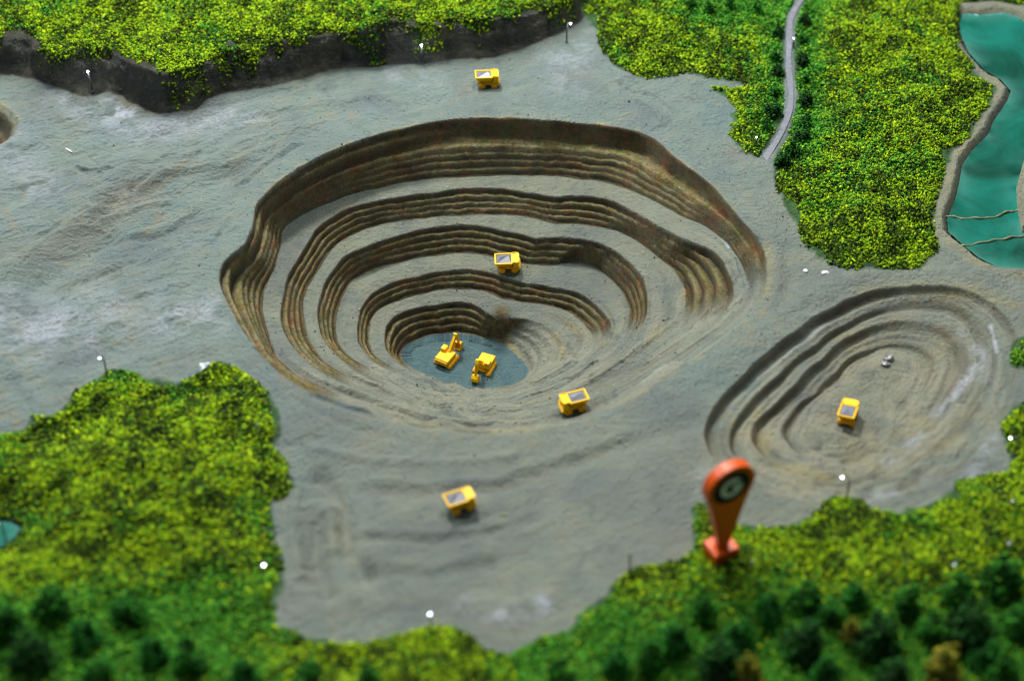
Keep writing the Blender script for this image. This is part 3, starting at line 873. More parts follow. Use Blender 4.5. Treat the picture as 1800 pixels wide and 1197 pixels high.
def water_material():
    m, nt, bs = new_mat('teal_resin')
    pos = N(nt, 'ShaderNodeTexCoord').outputs['Object']
    n = noise(nt, 0.7, 4, 0.6, pos, 0.8)
    col = ramp(nt, n, [(0.34, (0.001, 0.034, 0.020)), (0.5, (0.002, 0.076, 0.050)), (0.66, (0.004, 0.115, 0.085))])
    sh = N(nt, 'ShaderNodeAttribute', attribute_name='shallow')
    col = mix(nt, math_n(nt, 'MULTIPLY', sh.outputs['Fac'], 0.6), col, (0.06, 0.20, 0.17))
    nt.links.new(col, bs.inputs['Base Color'])
    bs.inputs['Roughness'].default_value = 0.10
    bs.inputs['Specular IOR Level'].default_value = 0.4
    bs.inputs['Coat Weight'].default_value = 0.3
    bs.inputs['Coat Roughness'].default_value = 0.07
    nt.links.new(bump(nt, noise(nt, 2.2, 3, 0.5, pos, 0.7), 0.12, 0.06), bs.inputs['Normal'])
    return m


MT['water'] = water_material()


# ------------------------------------------------------------------ mesh helpers
def link(name, me, mat, parent=None):
    if mat is not None:
        me.materials.clear()
        me.materials.append(mat)
    o = bpy.data.objects.new(name, me)
    C.objects.link(o)
    if parent is not None:
        o.parent = parent
    return o


def from_bm(name, bm, mat, parent=None, smooth=False):
    bmesh.ops.recalc_face_normals(bm, faces=bm.faces)
    me = bpy.data.meshes.new(name)
    bm.to_mesh(me)
    bm.free()
    if smooth:
        me.polygons.foreach_set('use_smooth', [True] * len(me.polygons))
    return link(name, me, mat, parent)


def np_mesh(name, co, faces):
    """faces: (n, k) int array"""
    me = bpy.data.meshes.new(name)
    me.vertices.add(len(co))
    me.vertices.foreach_set('co', np.asarray(co, np.float32).ravel())
    n, k = faces.shape
    me.loops.add(n * k)
    me.loops.foreach_set('vertex_index', faces.astype(np.int32).ravel())
    me.polygons.add(n)
    me.polygons.foreach_set('loop_start', np.arange(0, n * k, k, dtype=np.int32))
    me.polygons.foreach_set('loop_total', np.full(n, k, np.int32))
    me.update(calc_edges=True)
    return me


def add_attr(me, name, rgb):
    a = me.attributes.new(name, 'FLOAT_COLOR', 'POINT')
    c = np.ones((len(rgb), 4), np.float32)
    c[:, :3] = rgb
    a.data.foreach_set('color', c.ravel())


def box(bm, x0, x1, y0, y1, z0, z1, bev=0.0):
    r = bmesh.ops.create_cube(bm, size=1.0)
    vs = r['verts']
    for v in vs:
        v.co = Vector((x0 + (v.co.x + 0.5) * (x1 - x0), y0 + (v.co.y + 0.5) * (y1 - y0), z0 + (v.co.z + 0.5) * (z1 - z0)))
    if bev:
        es = list({e for v in vs for e in v.link_edges})
        bmesh.ops.bevel(bm, geom=es, offset=bev, segments=2, affect='EDGES', profile=0.6)
    return vs


def prism(bm, prof, axis, a, b_):
    """closed 2-D profile extruded between a and b along 'y' (profile in x,z) or 'z' (profile in x,y)"""
    def P(u, v, w):
        return Vector((u, w, v)) if axis == 'y' else Vector((u, v, w))
    va = [bm.verts.new(P(u, v, a)) for u, v in prof]
    vb = [bm.verts.new(P(u, v, b_)) for u, v in prof]
    n = len(prof)
    bm.faces.new(va)
    bm.faces.new(vb[::-1])
    for i in range(n):
        bm.faces.new((va[i], vb[i], vb[(i + 1) % n], va[(i + 1) % n]))


def tube(bm, pts, rad, seg=8):
    pts = [Vector(p) for p in pts]
    rings = []
    for i, p in enumerate(pts):
        d = (pts[min(i + 1, len(pts) - 1)] - pts[max(i - 1, 0)]).normalized()
        s = d.orthogonal().normalized()
        t = d.cross(s)
        r = rad[i] if isinstance(rad, (list, tuple)) else rad
        rings.append([bm.verts.new(p + (s * math.cos(2 * math.pi * k / seg) + t * math.sin(2 * math.pi * k / seg)) * r) for k in range(seg)])
    for a, b_ in zip(rings, rings[1:]):
        for k in range(seg):
            bm.faces.new((a[k], a[(k + 1) % seg], b_[(k + 1) % seg], b_[k]))
    bm.faces.new(rings[0][::-1])
    bm.faces.new(rings[-1])


def tag(o, label=None, cat=None, group=None, kind=None):
    if label:
        o['label'] = label
    if cat:
        o['category'] = cat
    if group:
        o['group'] = group
    if kind:
        o['kind'] = kind
    return o


def empty(name, loc=(0, 0, 0), rot=(0, 0, 0)):
    o = bpy.data.objects.new(name, None)
    o.empty_display_size = 0.1
    C.objects.link(o)
    o.location = loc
    o.rotation_euler = rot
    return o


def copy_tree(o, parent=None):
    c = o.copy()
    C.objects.link(c)
    if parent is not None:
        c.parent = parent
    for ch in list(o.children):
        copy_tree(ch, c)
    return c


def seat(px, py, yaw, reach, sink=0.0, tilt=1.0):
    """matrix standing on the ground at the pixel, tilted with the slope under a footprint of size reach"""
    p = hit(px, py)
    c, s = math.cos(yaw), math.sin(yaw)
    r = reach
    zf = [float(zat(p.x + dx * r, p.y + dy * r)) for dx, dy in ((c, s), (-c, -s), (-s, c), (s, -c))]
    gxn = (zf[0] - zf[1]) / (2 * r) * tilt
    gyn = (zf[2] - zf[3]) / (2 * r) * tilt
    fx = Vector((c, s, gxn)).normalized()
    fy = Vector((-s, c, gyn))
    fz = fx.cross(fy).normalized()
    fy = fz.cross(fx)
    m = Matrix((fx, fy, fz)).transposed().to_4x4()
    zz = float(np.mean(zf + [p.z]))
    m.translation = Vector((p.x, p.y, zz - sink))
    return m


# ------------------------------------------------------------------ the ground itself
co = np.stack([GX, GY, Z], -1).reshape(-1, 3)
idx = np.arange(NX * NY).reshape(NY, NX)
quads = np.stack([idx[:-1, :-1], idx[:-1, 1:], idx[1:, 1:], idx[1:, :-1]], -1).reshape(-1, 4)
me = np_mesh('terrain', co, quads)
me.polygons.foreach_set('use_smooth', np.ones(len(quads), bool))
cl01 = lambda a: np.clip(a, 0, 1).ravel()
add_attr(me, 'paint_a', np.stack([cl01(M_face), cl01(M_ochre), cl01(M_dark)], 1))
add_attr(me, 'paint_b', np.stack([cl01(M_bank), cl01(M_pale), cl01(M_green)], 1))
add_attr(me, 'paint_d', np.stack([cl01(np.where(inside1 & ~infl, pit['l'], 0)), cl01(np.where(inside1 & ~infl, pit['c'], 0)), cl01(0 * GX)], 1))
add_attr(me, 'paint_c', np.stack([cl01(M_warm), cl01(M_teal), 0.5 + 0.5 * np.clip(np.where(inside1, pit['k'], np.where(q2, pit2['k'], 0)), -1, 1).ravel()], 1))
tag(link('terrain', me, MT['ground']), kind='structure')


# ------------------------------------------------------------------ ponds
def water_sheet(name, S, base, men, amp, seed, lim):
    wet = S > lim
    jj, ii = np.where(wet)
    j0, j1, i0, i1 = jj.min(), jj.max() + 1, ii.min(), ii.max() + 1
    w = wet[j0:j1, i0:i1]
    x, y, s = GX[j0:j1, i0:i1], GY[j0:j1, i0:i1], S[j0:j1, i0:i1]
    z = base + men * np.exp(-np.maximum(s, 0) / 0.05) + amp * fbm(x, y, 0.9, seed, 2) + amp * 0.25 * vnoise(x, y, 4.0, seed + 9)
    ids = np.arange(w.size).reshape(w.shape)
    ok = w[:-1, :-1] & w[:-1, 1:] & w[1:, 1:] & w[1:, :-1]
    q = np.stack([ids[:-1, :-1], ids[:-1, 1:], ids[1:, 1:], ids[1:, :-1]], -1)[ok]
    used, inv = np.unique(q, return_inverse=True)
    c3 = np.stack([x.ravel()[used], y.ravel()[used], z.ravel()[used]], 1)
    m_ = np_mesh(name, c3, inv.reshape(-1, 4))
    sh = np.exp(-np.maximum(s, 0) / 0.16).ravel()[used] * np.clip(0.7 + fbm(c3[:, 0], c3[:, 1], 1.5, seed + 4, 3), 0, 1)
    add_attr(m_, 'shallow', np.stack([sh, sh, sh], 1))
    m_.polygons.foreach_set('use_smooth', np.ones(len(m_.polygons), bool))
    return link(name, m_, MT['water'])


pond = water_sheet('water', S_pond, -0.085, 0.014, 0.007, 701, -0.03)
tag(pond, kind='structure')
pool = water_sheet('water', S_pool, 0.0, 0.0, 0.002, 721, -0.02)
tag(pool, kind='structure')


def dike(pts, label):
    bm = bmesh.new()
    P = poly_w(pts, -0.1)
    Q = []
    for a, b_ in zip(P, P[1:]):
        for t in np.linspace(0, 1, 8, endpoint=False):
            Q.append(a * (1 - t) + b_ * t)
    Q.append(P[-1])
    tube(bm, [(q[0], q[1] + 0.015 * math.sin(q[0] * 19), -0.078 + 0.008 * math.sin(q[0] * 13)) for q in Q], [0.024 + 0.007 * math.sin(i * 1.7) for i in range(len(Q))], 8)
    o = from_bm('pond_dike', bm, MT['dike'], smooth=True)
    tag(o, label, 'dike', 'thin dikes across the teal pond')


dike([(1658, 381), (1689, 386), (1743, 385), (1772, 374), (1792, 370)], 'thin muddy dike crossing the teal pond, the upper of the two lines')
dike([(1686, 436), (1743, 425), (1800, 416), (1840, 412)], 'thin muddy dike closing the pond end, the lower of the two lines')

# ------------------------------------------------------------------ road ribbon
Pm = poly_w(ROAD)
Qr = []
for i in range(len(Pm) - 1):
    p0, p1, p2, p3 = Pm[max(i - 1, 0)], Pm[i], Pm[i + 1], Pm[min(i + 2, len(Pm) - 1)]
    for t in np.linspace(0, 1, 12, endpoint=False):
        Qr.append(0.5 * ((2 * p1) + (-p0 + p2) * t + (2 * p0 - 5 * p1 + 4 * p2 - p3) * t * t + (-p0 + 3 * p1 - 3 * p2 + p3) * t ** 3))
Qr.append(Pm[-1])
Qr = np.array(Qr)
bm = bmesh.new()
prev = None
for i, q in enumerate(Qr):
    d = Qr[min(i + 1, len(Qr) - 1)] - Qr[max(i - 1, 0)]
    d = d / np.hypot(*d)
    nrm = np.array([-d[1], d[0]])
    hw = 0.060 + 0.008 * math.sin(i * 0.31)
    row = []
    for k in (-1, -0.96, 0, 0.96, 1):
        p = q + nrm * hw * k
        zc = float(zat(q[0], q[1])) + 0.022 - 0.03 * max(0.0, (i - len(Qr) + 9) / 8.0)
        row.append(bm.verts.new((p[0], p[1], zc - (0.05 if abs(k) == 1 else 0))))
    if prev:
        for a in range(4):
            bm.faces.new((prev[a], prev[a + 1], row[a + 1], row[a]))
    prev = row
tag(from_bm('road', bm, MT['road'], smooth=False), kind='structure')

# ------------------------------------------------------------------ turf: coarse flakes glued on in layers
OCT = np.array([(1, 0, 0), (-1, 0, 0), (0, 1, 0), (0, -1, 0), (0, 0, 1), (0, 0, -1)], np.float32)
OCF = np.array([(0, 2, 4), (2, 1, 4), (1, 3, 4), (3, 0, 4), (2, 0, 5), (1, 2, 5), (3, 1, 5), (0, 3, 5)])


def rand_rot(n, rng):
    q = rng.normal(size=(n, 4))
    q /= np.linalg.norm(q, axis=1, keepdims=True)
    w, x, y, z = q.T
    return np.stack([np.stack([1 - 2 * (y * y + z * z), 2 * (x * y - z * w), 2 * (x * z + y * w)], -1),
                     np.stack([2 * (x * y + z * w), 1 - 2 * (x * x + z * z), 2 * (y * z - x * w)], -1),
                     np.stack([2 * (x * z - y * w), 2 * (y * z + x * w), 1 - 2 * (x * x + y * y)], -1)], 1)


def flakes_mesh(name, P, size, tint, rng):
    n = len(P)
    V = OCT[None] * (1 + 0.55 * rng.uniform(-1, 1, (n, 6, 1)))
    V = V + 0.28 * rng.normal(size=(n, 6, 3))
    V = V * rng.uniform(0.45, 1.15, (n, 1, 3)) * size[:, None, None]
    V = np.einsum('nij,nkj->nki', rand_rot(n, rng), V) + P[:, None]
    F = OCF[None] + (np.arange(n) * 6)[:, None, None]
    m_ = np_mesh(name, V.reshape(-1, 3), F.reshape(-1, 3))
    add_attr(m_, 'tint', np.repeat(tint, 6, 0))
    return m_


def visible(x, y, z, mx, my):
    r0 = np.stack([x - CAM[0], y - CAM[1], z - CAM[2]], -1)
    d = r0 @ FWD
    u = CX + FOC * r0[..., 0] / d
    v = CY - FOC * (r0 @ UPV) / d
    return (u > -mx) & (u < 1800 + mx) & (v > -my) & (v < 1197 + my), u, v


C_YEL = np.array([(0.27, 0.42, 0.004), (0.20, 0.35, 0.004), (0.38, 0.50, 0.008), (0.13, 0.27, 0.004)])
C_OLV = np.array([(0.036, 0.070, 0.004), (0.016, 0.032, 0.003), (0.085, 0.14, 0.005)])
C_GRN = np.array([(0.050, 0.24, 0.014), (0.022, 0.135, 0.010), (0.105, 0.32, 0.025)])


PIN = hit(1266, 975)


def turf(name, S, label, seed, dens, zone_green=None, edge=0.0):
    rng = np.random.default_rng(seed)
    vis, U, Vp = visible(GX, GY, Z, 260, 170)
    cand = (S > -0.03 + edge) & vis & (S_road > 0.13) & (S_pool < -0.05) & (np.hypot(GX - PIN[0], GY - PIN[1]) > 0.25)
    jj, ii = np.where(cand)
    n = int(len(jj) * STEP * STEP * dens)
    k = rng.integers(0, len(jj), n)
    x = GX[jj[k], ii[k]] + rng.uniform(-.5, .5, n) * STEP
    y = GY[jj[k], ii[k]] + rng.uniform(-.5, .5, n) * STEP
    s = S[jj[k], ii[k]] + 0.13 * fbm(x, y, 2.2, seed + 3, 4, 0.7) - 0.02
    keep = s > 0.0
    x, y, s = x[keep], y[keep], s[keep]
    n = len(x)
    lump = np.clip(0.5 + 0.55 * fbm(x, y, 2.6, seed + 5, 3, 0.6), 0, 1.2)
    depth = rng.random(n)
    z = zat(x, y) + sstep(0, 0.14, s) * (0.015 + 0.075 * lump) * depth ** 0.7 + 0.006
    v = Vp[jj[k], ii[k]][keep]
    u = U[jj[k], ii[k]][keep]
    sz = rng.uniform(0.013, 0.036, n) * (1 + 0.5 * rng.random(n) ** 6)
    g = fbm(x, y, 0.9, seed + 7, 3) * 0.5 + 0.5
    mixn = fbm(x, y, 3.5, seed + 9, 3) * 0.5 + 0.5
    r = rng.random(n)
    tint = C_YEL[rng.integers(0, 4, n)].copy()
    ol = r < (0.20 + 0.62 * sstep(0.44, 0.66, mixn))
    tint[ol] = C_OLV[rng.integers(0, 3, ol.sum())]
    zg = np.zeros(n) if zone_green is None else zone_green(u, v, x, y)
    gr = rng.random(n) < np.clip(0.05 + 0.32 * sstep(0.62, 0.85, g) + zg, 0, 0.93)
    tint[gr] = C_GRN[rng.integers(0, 3, gr.sum())]
    tint *= rng.uniform(0.62, 1.16, (n, 1))
    o = link(name, flakes_mesh(name, np.stack([x, y, z], 1), sz, tint, rng), MT['flake'])
    tag(o, label, 'turf', kind='stuff')
    return o


DEN = 1900
turf('turf', np.where(S_t > -8.9, S_t + 0.13 + 0.15 * fbm(GX, GY, 2.0, 805, 4, 0.65), -9), 'yellow green coarse turf covering the wooded bench above the dark cliff', 801, DEN)
turf('turf', S_wn, 'yellow green turf on the wedge between the grey ground and the road', 811, DEN,
     lambda u, v, x, y: 0.8 * np.exp(-((u - 1372) / 26.0) ** 2) + 0.75 * sstep(1150, 1230, u) * sstep(70, 20, v))
turf('turf', S_we, 'yellow green turf lobe between the road and the teal pond', 821, DEN,
     lambda u, v, x, y: 0.8 * np.exp(-((u - 1418) / 34.0) ** 2) * sstep(330, 250, v) + 0.3 * np.exp(-((u - 1530) / 60.0) ** 2 - ((v - 190) / 60.0) ** 2))
turf('turf', S_ws, 'yellow green turf on the bank at the lower left of the big pit', 831, DEN,
     lambda u, v, x, y: 0.85 * sstep(1000, 1090, v + 0.10 * u * (u < 500)) * sstep(560, 380, u) + 0.5 * np.exp(-((u - 60) / 60.0) ** 2 - ((v - 925) / 22.0) ** 2))
turf('turf', S_wse, 'yellow green turf in the foreground around the orange pin', 841, DEN,
     lambda u, v, x, y: 0.85 * sstep(1000, 1140, v + 0.05 * (u - 1200)) + 0.4 * np.exp(-((u - 1220) / 14.0) ** 2))
turf('turf', S_wb, 'small tuft of green turf beside the oval pit at the picture edge', 851, DEN, lambda u, v, x, y: 0.5 + 0 * u)

# ---- crumbs of turf and grit fallen on the bare ground
rng = np.random.default_rng(77)
vis, U, Vp = visible(GX, GY, Z, 60, 60)
cand = vis & (M_green < 0.05) & (S_pond < -0.1) & (S_pool < -0.2) & (M_dark < 0.5)
jj, ii = np.where(cand)
near = np.exp(-np.abs(np.where(S_rim > -3, np.where(S_rim > 0, 0, S_rim), 3)) / 0.9)
wt = (0.12 + near)[jj, ii]
k = rng.choice(len(jj), 2000, p=wt / wt.sum())
x, y = GX[jj[k], ii[k]], GY[jj[k], ii[k]]
r = rng.random(len(k))
tint = np.where((r < 0.72)[:, None], np.array([[0.03, 0.03, 0.025]]), np.where((r < 0.86)[:, None], np.array([[0.24, 0.30, 0.02]]), np.array([[0.5, 0.5, 0.47]])))
sz = rng.uniform(0.006, 0.016, len(k)) * (1 + 1.0 * rng.random(len(k)) ** 8)
o = link('gravel', flakes_mesh('gravel', np.stack([x, y, zat(x, y) + 0.004], 1), sz, tint, rng), MT['flake'])
tag(o, 'dark grit and stray turf crumbs scattered over the bare grey ground', 'grit', kind='stuff')


# ------------------------------------------------------------------ bushes and trees
def crown_mesh(seed, n, h, r, cols, size):
    """uneven cone of clumps: whorls of lobes that get smaller upwards"""
    rng = np.random.default_rng(seed)
    lobes = []
    for lv in np.linspace(0.18, 0.95, 6):
        rr = r * (1.08 - 0.80 * lv)
        for q in range(5 if lv < 0.7 else 2):
            a = rng.uniform(0, 6.28)
            lobes.append((np.array([math.cos(a) * rr * 0.6, math.sin(a) * rr * 0.6, h * (lv + rng.uniform(-.06, .06))]), rr * rng.uniform(0.40, 0.62), rng.uniform(0.6, 1.5)))
    w = np.array([l[1] ** 2 for l in lobes])
    pick = rng.choice(len(lobes), n, p=w / w.sum())
    P, G = [], []
    for i in pick:
        c, rr, g = lobes[i]
        d = rng.normal(size=3)
        d /= np.linalg.norm(d)
        p = c + d * rr * rng.random() ** 0.4 * np.array([1, 1, 0.8])
        p[2] = max(p[2], 0.03 * h)
        P.append(p)
        G.append(g)
    tint = np.array(cols)[rng.integers(0, len(cols), n)] * rng.uniform(0.7, 1.3, (n, 1)) * np.array(G)[:, None]
    return flakes_mesh('crown', np.array(P), rng.uniform(0.6, 1.2, n) * size, tint, rng)


DKG = [(0.020, 0.120, 0.010), (0.009, 0.062, 0.007), (0.036, 0.18, 0.014)]
BLK = [(0.010, 0.050, 0.008), (0.005, 0.024, 0.005), (0.016, 0.080, 0.010)]
MIG = [(0.020, 0.15, 0.016), (0.030, 0.20, 0.02), (0.012, 0.08, 0.012)]
OLV = [(0.16, 0.16, 0.012), (0.22, 0.20, 0.014), (0.07, 0.08, 0.010)]


def tree_proto(kind, seed, cols, h=0.62, r=0.29, n=620, size=0.034):
    t = empty(kind)
    bm = bmesh.new()
    tube(bm, [(0, 0, -0.06), (0.006, 0, h * 0.3), (0, 0.004, h * 0.7)], [0.03, 0.022, 0.008], 7)
    from_bm('trunk', bm, MT['trunk'], t, True)
    link('crown', crown_mesh(seed, n, h, r, cols, size), MT['flake'], t)
    return t


PROT = {'dark': [tree_proto('model_tree', 901, DKG), tree_proto('model_tree', 902, DKG, 0.70, 0.24)],
        'black': [tree_proto('model_tree', 903, BLK, 0.66, 0.30), tree_proto('model_tree', 904, BLK, 0.6, 0.27)],
        'mid': [tree_proto('model_tree', 905, MIG, 0.55, 0.27)],
        'olive': [tree_proto('model_tree', 906, OLV, 0.62, 0.22)],
        'bush': [tree_proto('roadside_bush', 907, BLK, 0.24, 0.14, 300, 0.022), tree_proto('roadside_bush', 908, DKG, 0.22, 0.13, 300, 0.022)]}
FIRST = set()


def plant(kind, var, px, py, scale, label, group, cat):
    pr = PROT[kind][var % len(PROT[kind])]
    o = pr if id(pr) not in FIRST else copy_tree(pr)
    FIRST.add(id(pr))
    p = hit(px, py)
    o.location = p
    o.rotation_euler = (0, 0, random.uniform(0, 6.28))
    o.scale = (scale,) * 3
    tag(o, label, cat, group)


GF = 'dark model trees in the foreground turf'
for kind, var, px, py, sc_, label in [
    ('dark', 0, 1412, 1066, 0.85, 'dark green model tree standing alone, furthest back of those in the middle right turf'),
    ('mid', 0, 1348, 1084, 0.8, 'mid green rounded bush just left of the lone dark tree right of the pin'),
    ('dark', 1, 1235, 1090, 0.9, 'dark green tree nearest below the orange pin'),
    ('mid', 0, 1182, 1138, 0.85, 'mid green bush left below the tree under the orange pin'),
    ('dark', 0, 1138, 1168, 0.85, 'dark green tree leftmost of the lower right grove'),
    ('black', 0, 1262, 1188, 1.05, 'blackish tree at the frame bottom right of the leftmost grove tree'),
    ('olive', 0, 1312, 1205, 0.95, 'slim yellow olive tree at the bottom edge below the orange pin'),
    ('black', 1, 1412, 1150, 1.1, 'blackish broad tree in the middle of the lower right grove'),
    ('olive', 0, 1494, 1128, 0.7, 'small yellow green tree between two blackish trees in the lower right grove'),
    ('black', 0, 1540, 1145, 1.1, 'blackish broad tree right of the small yellow green one'),
    ('dark', 1, 1590, 1075, 0.85, 'dark green tree behind the blackish pair in the lower right grove'),
    ('black', 0, 1700, 1128, 1.15, 'large blackish tree between the olive tree and the right corner grove'),
    ('dark', 0, 1678, 1056, 0.9, 'slim dark green tree behind the large blackish one'),
    ('dark', 1, 1756, 1040, 1.15, 'tall dark green tree furthest back near the right edge'),
    ('dark', 0, 1790, 1112, 1.0, 'dark green tree cut by the right edge below the tallest one'),
    ('olive', 0, 1652, 1205, 1.25, 'broad olive brown tree at the bottom edge of the lower right grove'),
    ('black', 1, 1562, 1215, 1.0, 'blackish tree at the bottom edge left of the broad olive brown one'),
    ('mid', 0, 1450, 1200, 0.9, 'mid green bush at the bottom edge between slim yellow and blackish trees'),
    ('dark', 1, 1760, 1200, 1.0, 'dark green tree in the bottom right corner'),
    ('dark', 0, 92, 1076, 0.85, 'dark green tree furthest back in the lower left grove'),
    ('dark', 1, 14, 1112, 0.95, 'dark green tree cut by the left edge in the lower left grove'),
    ('black', 0, 58, 1170, 1.0, 'blackish tree in the bottom left corner grove'),
    ('dark', 0, 232, 1098, 0.95, 'dark green tree on the right side of the lower left grove'),
    ('dark', 1, 335, 1178, 0.95, 'dark green tree at the bottom edge right of the lower left grove'),
    ('mid', 0, 150, 1135, 0.9, 'bright mid green bush amid the dark trees of the lower left grove'),
    ('mid', 0, 270, 1160, 0.8, 'mid green bush beside the bottom edge tree of the lower left grove'),
    ('mid', 0, 1500, 1062, 0.75, 'mid green tree behind the small yellow green one in the lower right grove'),
    ('dark', 0, 1460, 1098, 0.8, 'dark green tree just left of the small yellow green one'),
    ('dark', 1, 1632, 1125, 0.85, 'dark green tree left of the large blackish one, above the broad olive tree'),
    ('mid', 0, 1730, 1172, 0.9, 'mid green tree right of the broad olive brown one at the bottom edge'),
    ('mid', 0, 1085, 1182, 0.8, 'mid green tree at the bottom edge left of the grove leftmost dark tree'),
    ('dark', 1, 985, 1204, 0.75, 'dark green tree at the bottom edge below the bare notch'),
    ('mid', 0, 1300, 1128, 0.8, 'mid green tree above the slim yellow olive one'),
    ('dark', 0, 178, 1205, 0.9, 'dark green tree at the bottom edge below the bright mid green bush'),
    ('mid', 0, 430, 1200, 0.8, 'mid green tree at the bottom edge right of the lower left grove'),
    ('dark', 0, 548, 1208, 0.85, 'dark green tree at the bottom edge under the bare apron'),
    ('dark', 1, 650, 1212, 0.8, 'dark green tree at the bottom edge, right one of two under the apron'),
]:
    plant(kind, var, px, py, sc_ * 1.22, label, GF, 'tree')
for i, (px, py, s_, label) in enumerate([
    (1367, 66, 1.0, 'dark bush on the left of the road, topmost, level with the lit lamp'),
    (1363, 108, 1.0, 'dark bush on the left of the road, second from the top'),
    (1366, 134, 0.95, 'dark bush on the left of the road, third from the top'),
    (1362, 172, 1.0, 'dark bush on the left of the road, third from its lower end'),
    (1358, 205, 1.15, 'dark bush on the left of the road where it starts to curve'),
    (1345, 226, 0.9, 'lowest dark bush on the left of the road, nearest the lamp stub'),
    (1414, 46, 1.0, 'dark bush on the right of the road, topmost of its row'),
    (1411, 80, 1.05, 'dark bush on the right of the road, second from the top'),
    (1410, 116, 1.05, 'dark bush on the right of the road, third from the top'),
    (1413, 148, 0.95, 'dark bush on the right of the road, fourth from the top'),
    (1414, 186, 1.1, 'dark bush right of the road level with the start of its bend'),
    (1414, 222, 1.1, 'dark bush right of the road inside its bend'),
    (1410, 250, 1.1, 'dark bush right of the road below the bend'),
    (1392, 276, 1.25, 'big dark bush at the corner where the road meets grey ground'),
    (1376, 292, 1.1, 'lowest dark bush, at the very end of the road'),
]):
    plant('bush', i, px, py, s_ * 1.3, label, 'dark bushes lining the road', 'bush')
for i, (px, py, s_, label) in enumerate([
    (1212, 14, 0.55, 'dark green tree at the top edge, left one of the upper cluster'),
    (1246, 26, 0.6, 'dark green tree in front of the upper cluster near the top edge'),
    (1282, 16, 0.55, 'dark green tree at the top edge, right one of the upper cluster'),
    (1330, 24, 0.5, 'dark green tree standing between the upper cluster and the road'),
]):
    plant('dark', i, px, py, s_, label, 'dark trees on the upper wooded wedge', 'tree')


# ------------------------------------------------------------------ lamps
def lamp(head, base, lit, label, r=0.036, cap=True):
    b_ = hit(*base)
    # the head stands over the base, at the height its pixel asks for
    dv = CAM - np.array(b_)
    depth = -(dv @ FWD)
    sc_ = FOC / depth
    hgt = max(0.06, (base[1] - head[1]) / sc_ / math.cos(PITCH))
    dx = (head[0] - base[0]) / sc_
    o = empty('street_lamp', b_)
    bm = bmesh.new()
    if abs(dx) > 0.03:
        tube(bm, [(0, 0, -0.08), (0, 0, hgt * 0.9), (dx * 0.3, 0, hgt * 1.05), (dx * 0.9, 0, hgt + 0.03)], [0.018, 0.014, 0.011, 0.009], 7)
    else:
        tube(bm, [(0, 0, -0.08), (dx * 0.4, 0, hgt * 0.5), (dx, 0, hgt)], [0.020, 0.015, 0.012], 7)
    from_bm('pole', bm, MT['pole'], o, True)
    bm = bmesh.new()
    bmesh.ops.create_uvsphere(bm, u_segments=14, v_segments=8, radius=r)
    for v in bm.verts:
        v.co.z *= 0.85 if v.co.z > 0 else 0.6
    hd = from_bm('lamp_head', bm, MT['glow' if lit else 'cap_off'], o, True)
    hd.location = (dx, 0, hgt)
    bm = bmesh.new()
    tube(bm, [(0, 0, r * 0.62), (0, 0, r * 1.25), (0, 0, r * 1.7)], [r * 0.75, r * 0.6, r * 0.15], 10)
    cp = from_bm('cap', bm, MT['cap_off'], o, True)
    cp.location = (dx, 0, hgt)
    bm = bmesh.new()
    tube(bm, [(0, 0, -0.03), (0, 0, 0.03)], [0.04, 0.03], 9)
    from_bm('base', bm, MT['pole'], o, True)
    if lit:
        d = bpy.data.lights.new('bulb', 'POINT')
        d.energy = lit
        d.color = (0.80, 0.92, 1.0)
        d.shadow_soft_size = r
        lo = bpy.data.objects.new('bulb', d)
        C.objects.link(lo)
        lo.parent = o
        lo.location = (dx, -0.05, hgt - r * 0.7)
    tag(o, label, 'lamp', 'tiny lamps standing round the model mine')


for a in [((161, 131), (163, 162), 3.0, 'lit white lamp on a dark post before the cliff at the far left'),
          ((742, 84), (742, 112), 3.5, 'lit white lamp under the cliff, left of the furthest dump truck'),
          ((1002, 47), (996, 76), 3.0, 'lit white lamp in the grey cleft between the two top woods'),
          ((1393, 70), (1395, 84), 0.6, 'lit white lamp beside the lilac road'),
          ((1328, 243), (1326, 258), 0.6, 'stubby white lamp in turf left of the road end'),
          ((183, 629), (190, 668), 0.5, 'white lamp on a thin post at the top edge of the lower left turf'),
          ((458, 745), (461, 795), 0, 'pale unlit lamp in the lower left turf, close to its right edge'),
          ((467, 989), (463, 1018), 1.2, 'bright white lamp low in the lower left turf'),
          ((757, 1073), (759, 1113), 0.5, 'pale white lamp at the foot of the bare apron'),
          ((1104, 966), (1107, 1016), 0, 'thin dark unlit lamp post left of the orange pin'),
          ((1472, 835), (1486, 886), 0.8, 'white lamp on an arm, on the turf knoll before the oval pit'),
          ((1768, 768), (1782, 800), 0.8, 'white lamp leaning over the grey ground at the right edge'),
          ((5, 915), (13, 957), 0.5, 'white lamp on a dark post beside the little teal pool')]:
    lamp(*a, r=0.024 if a[2] > 1 else 0.018)


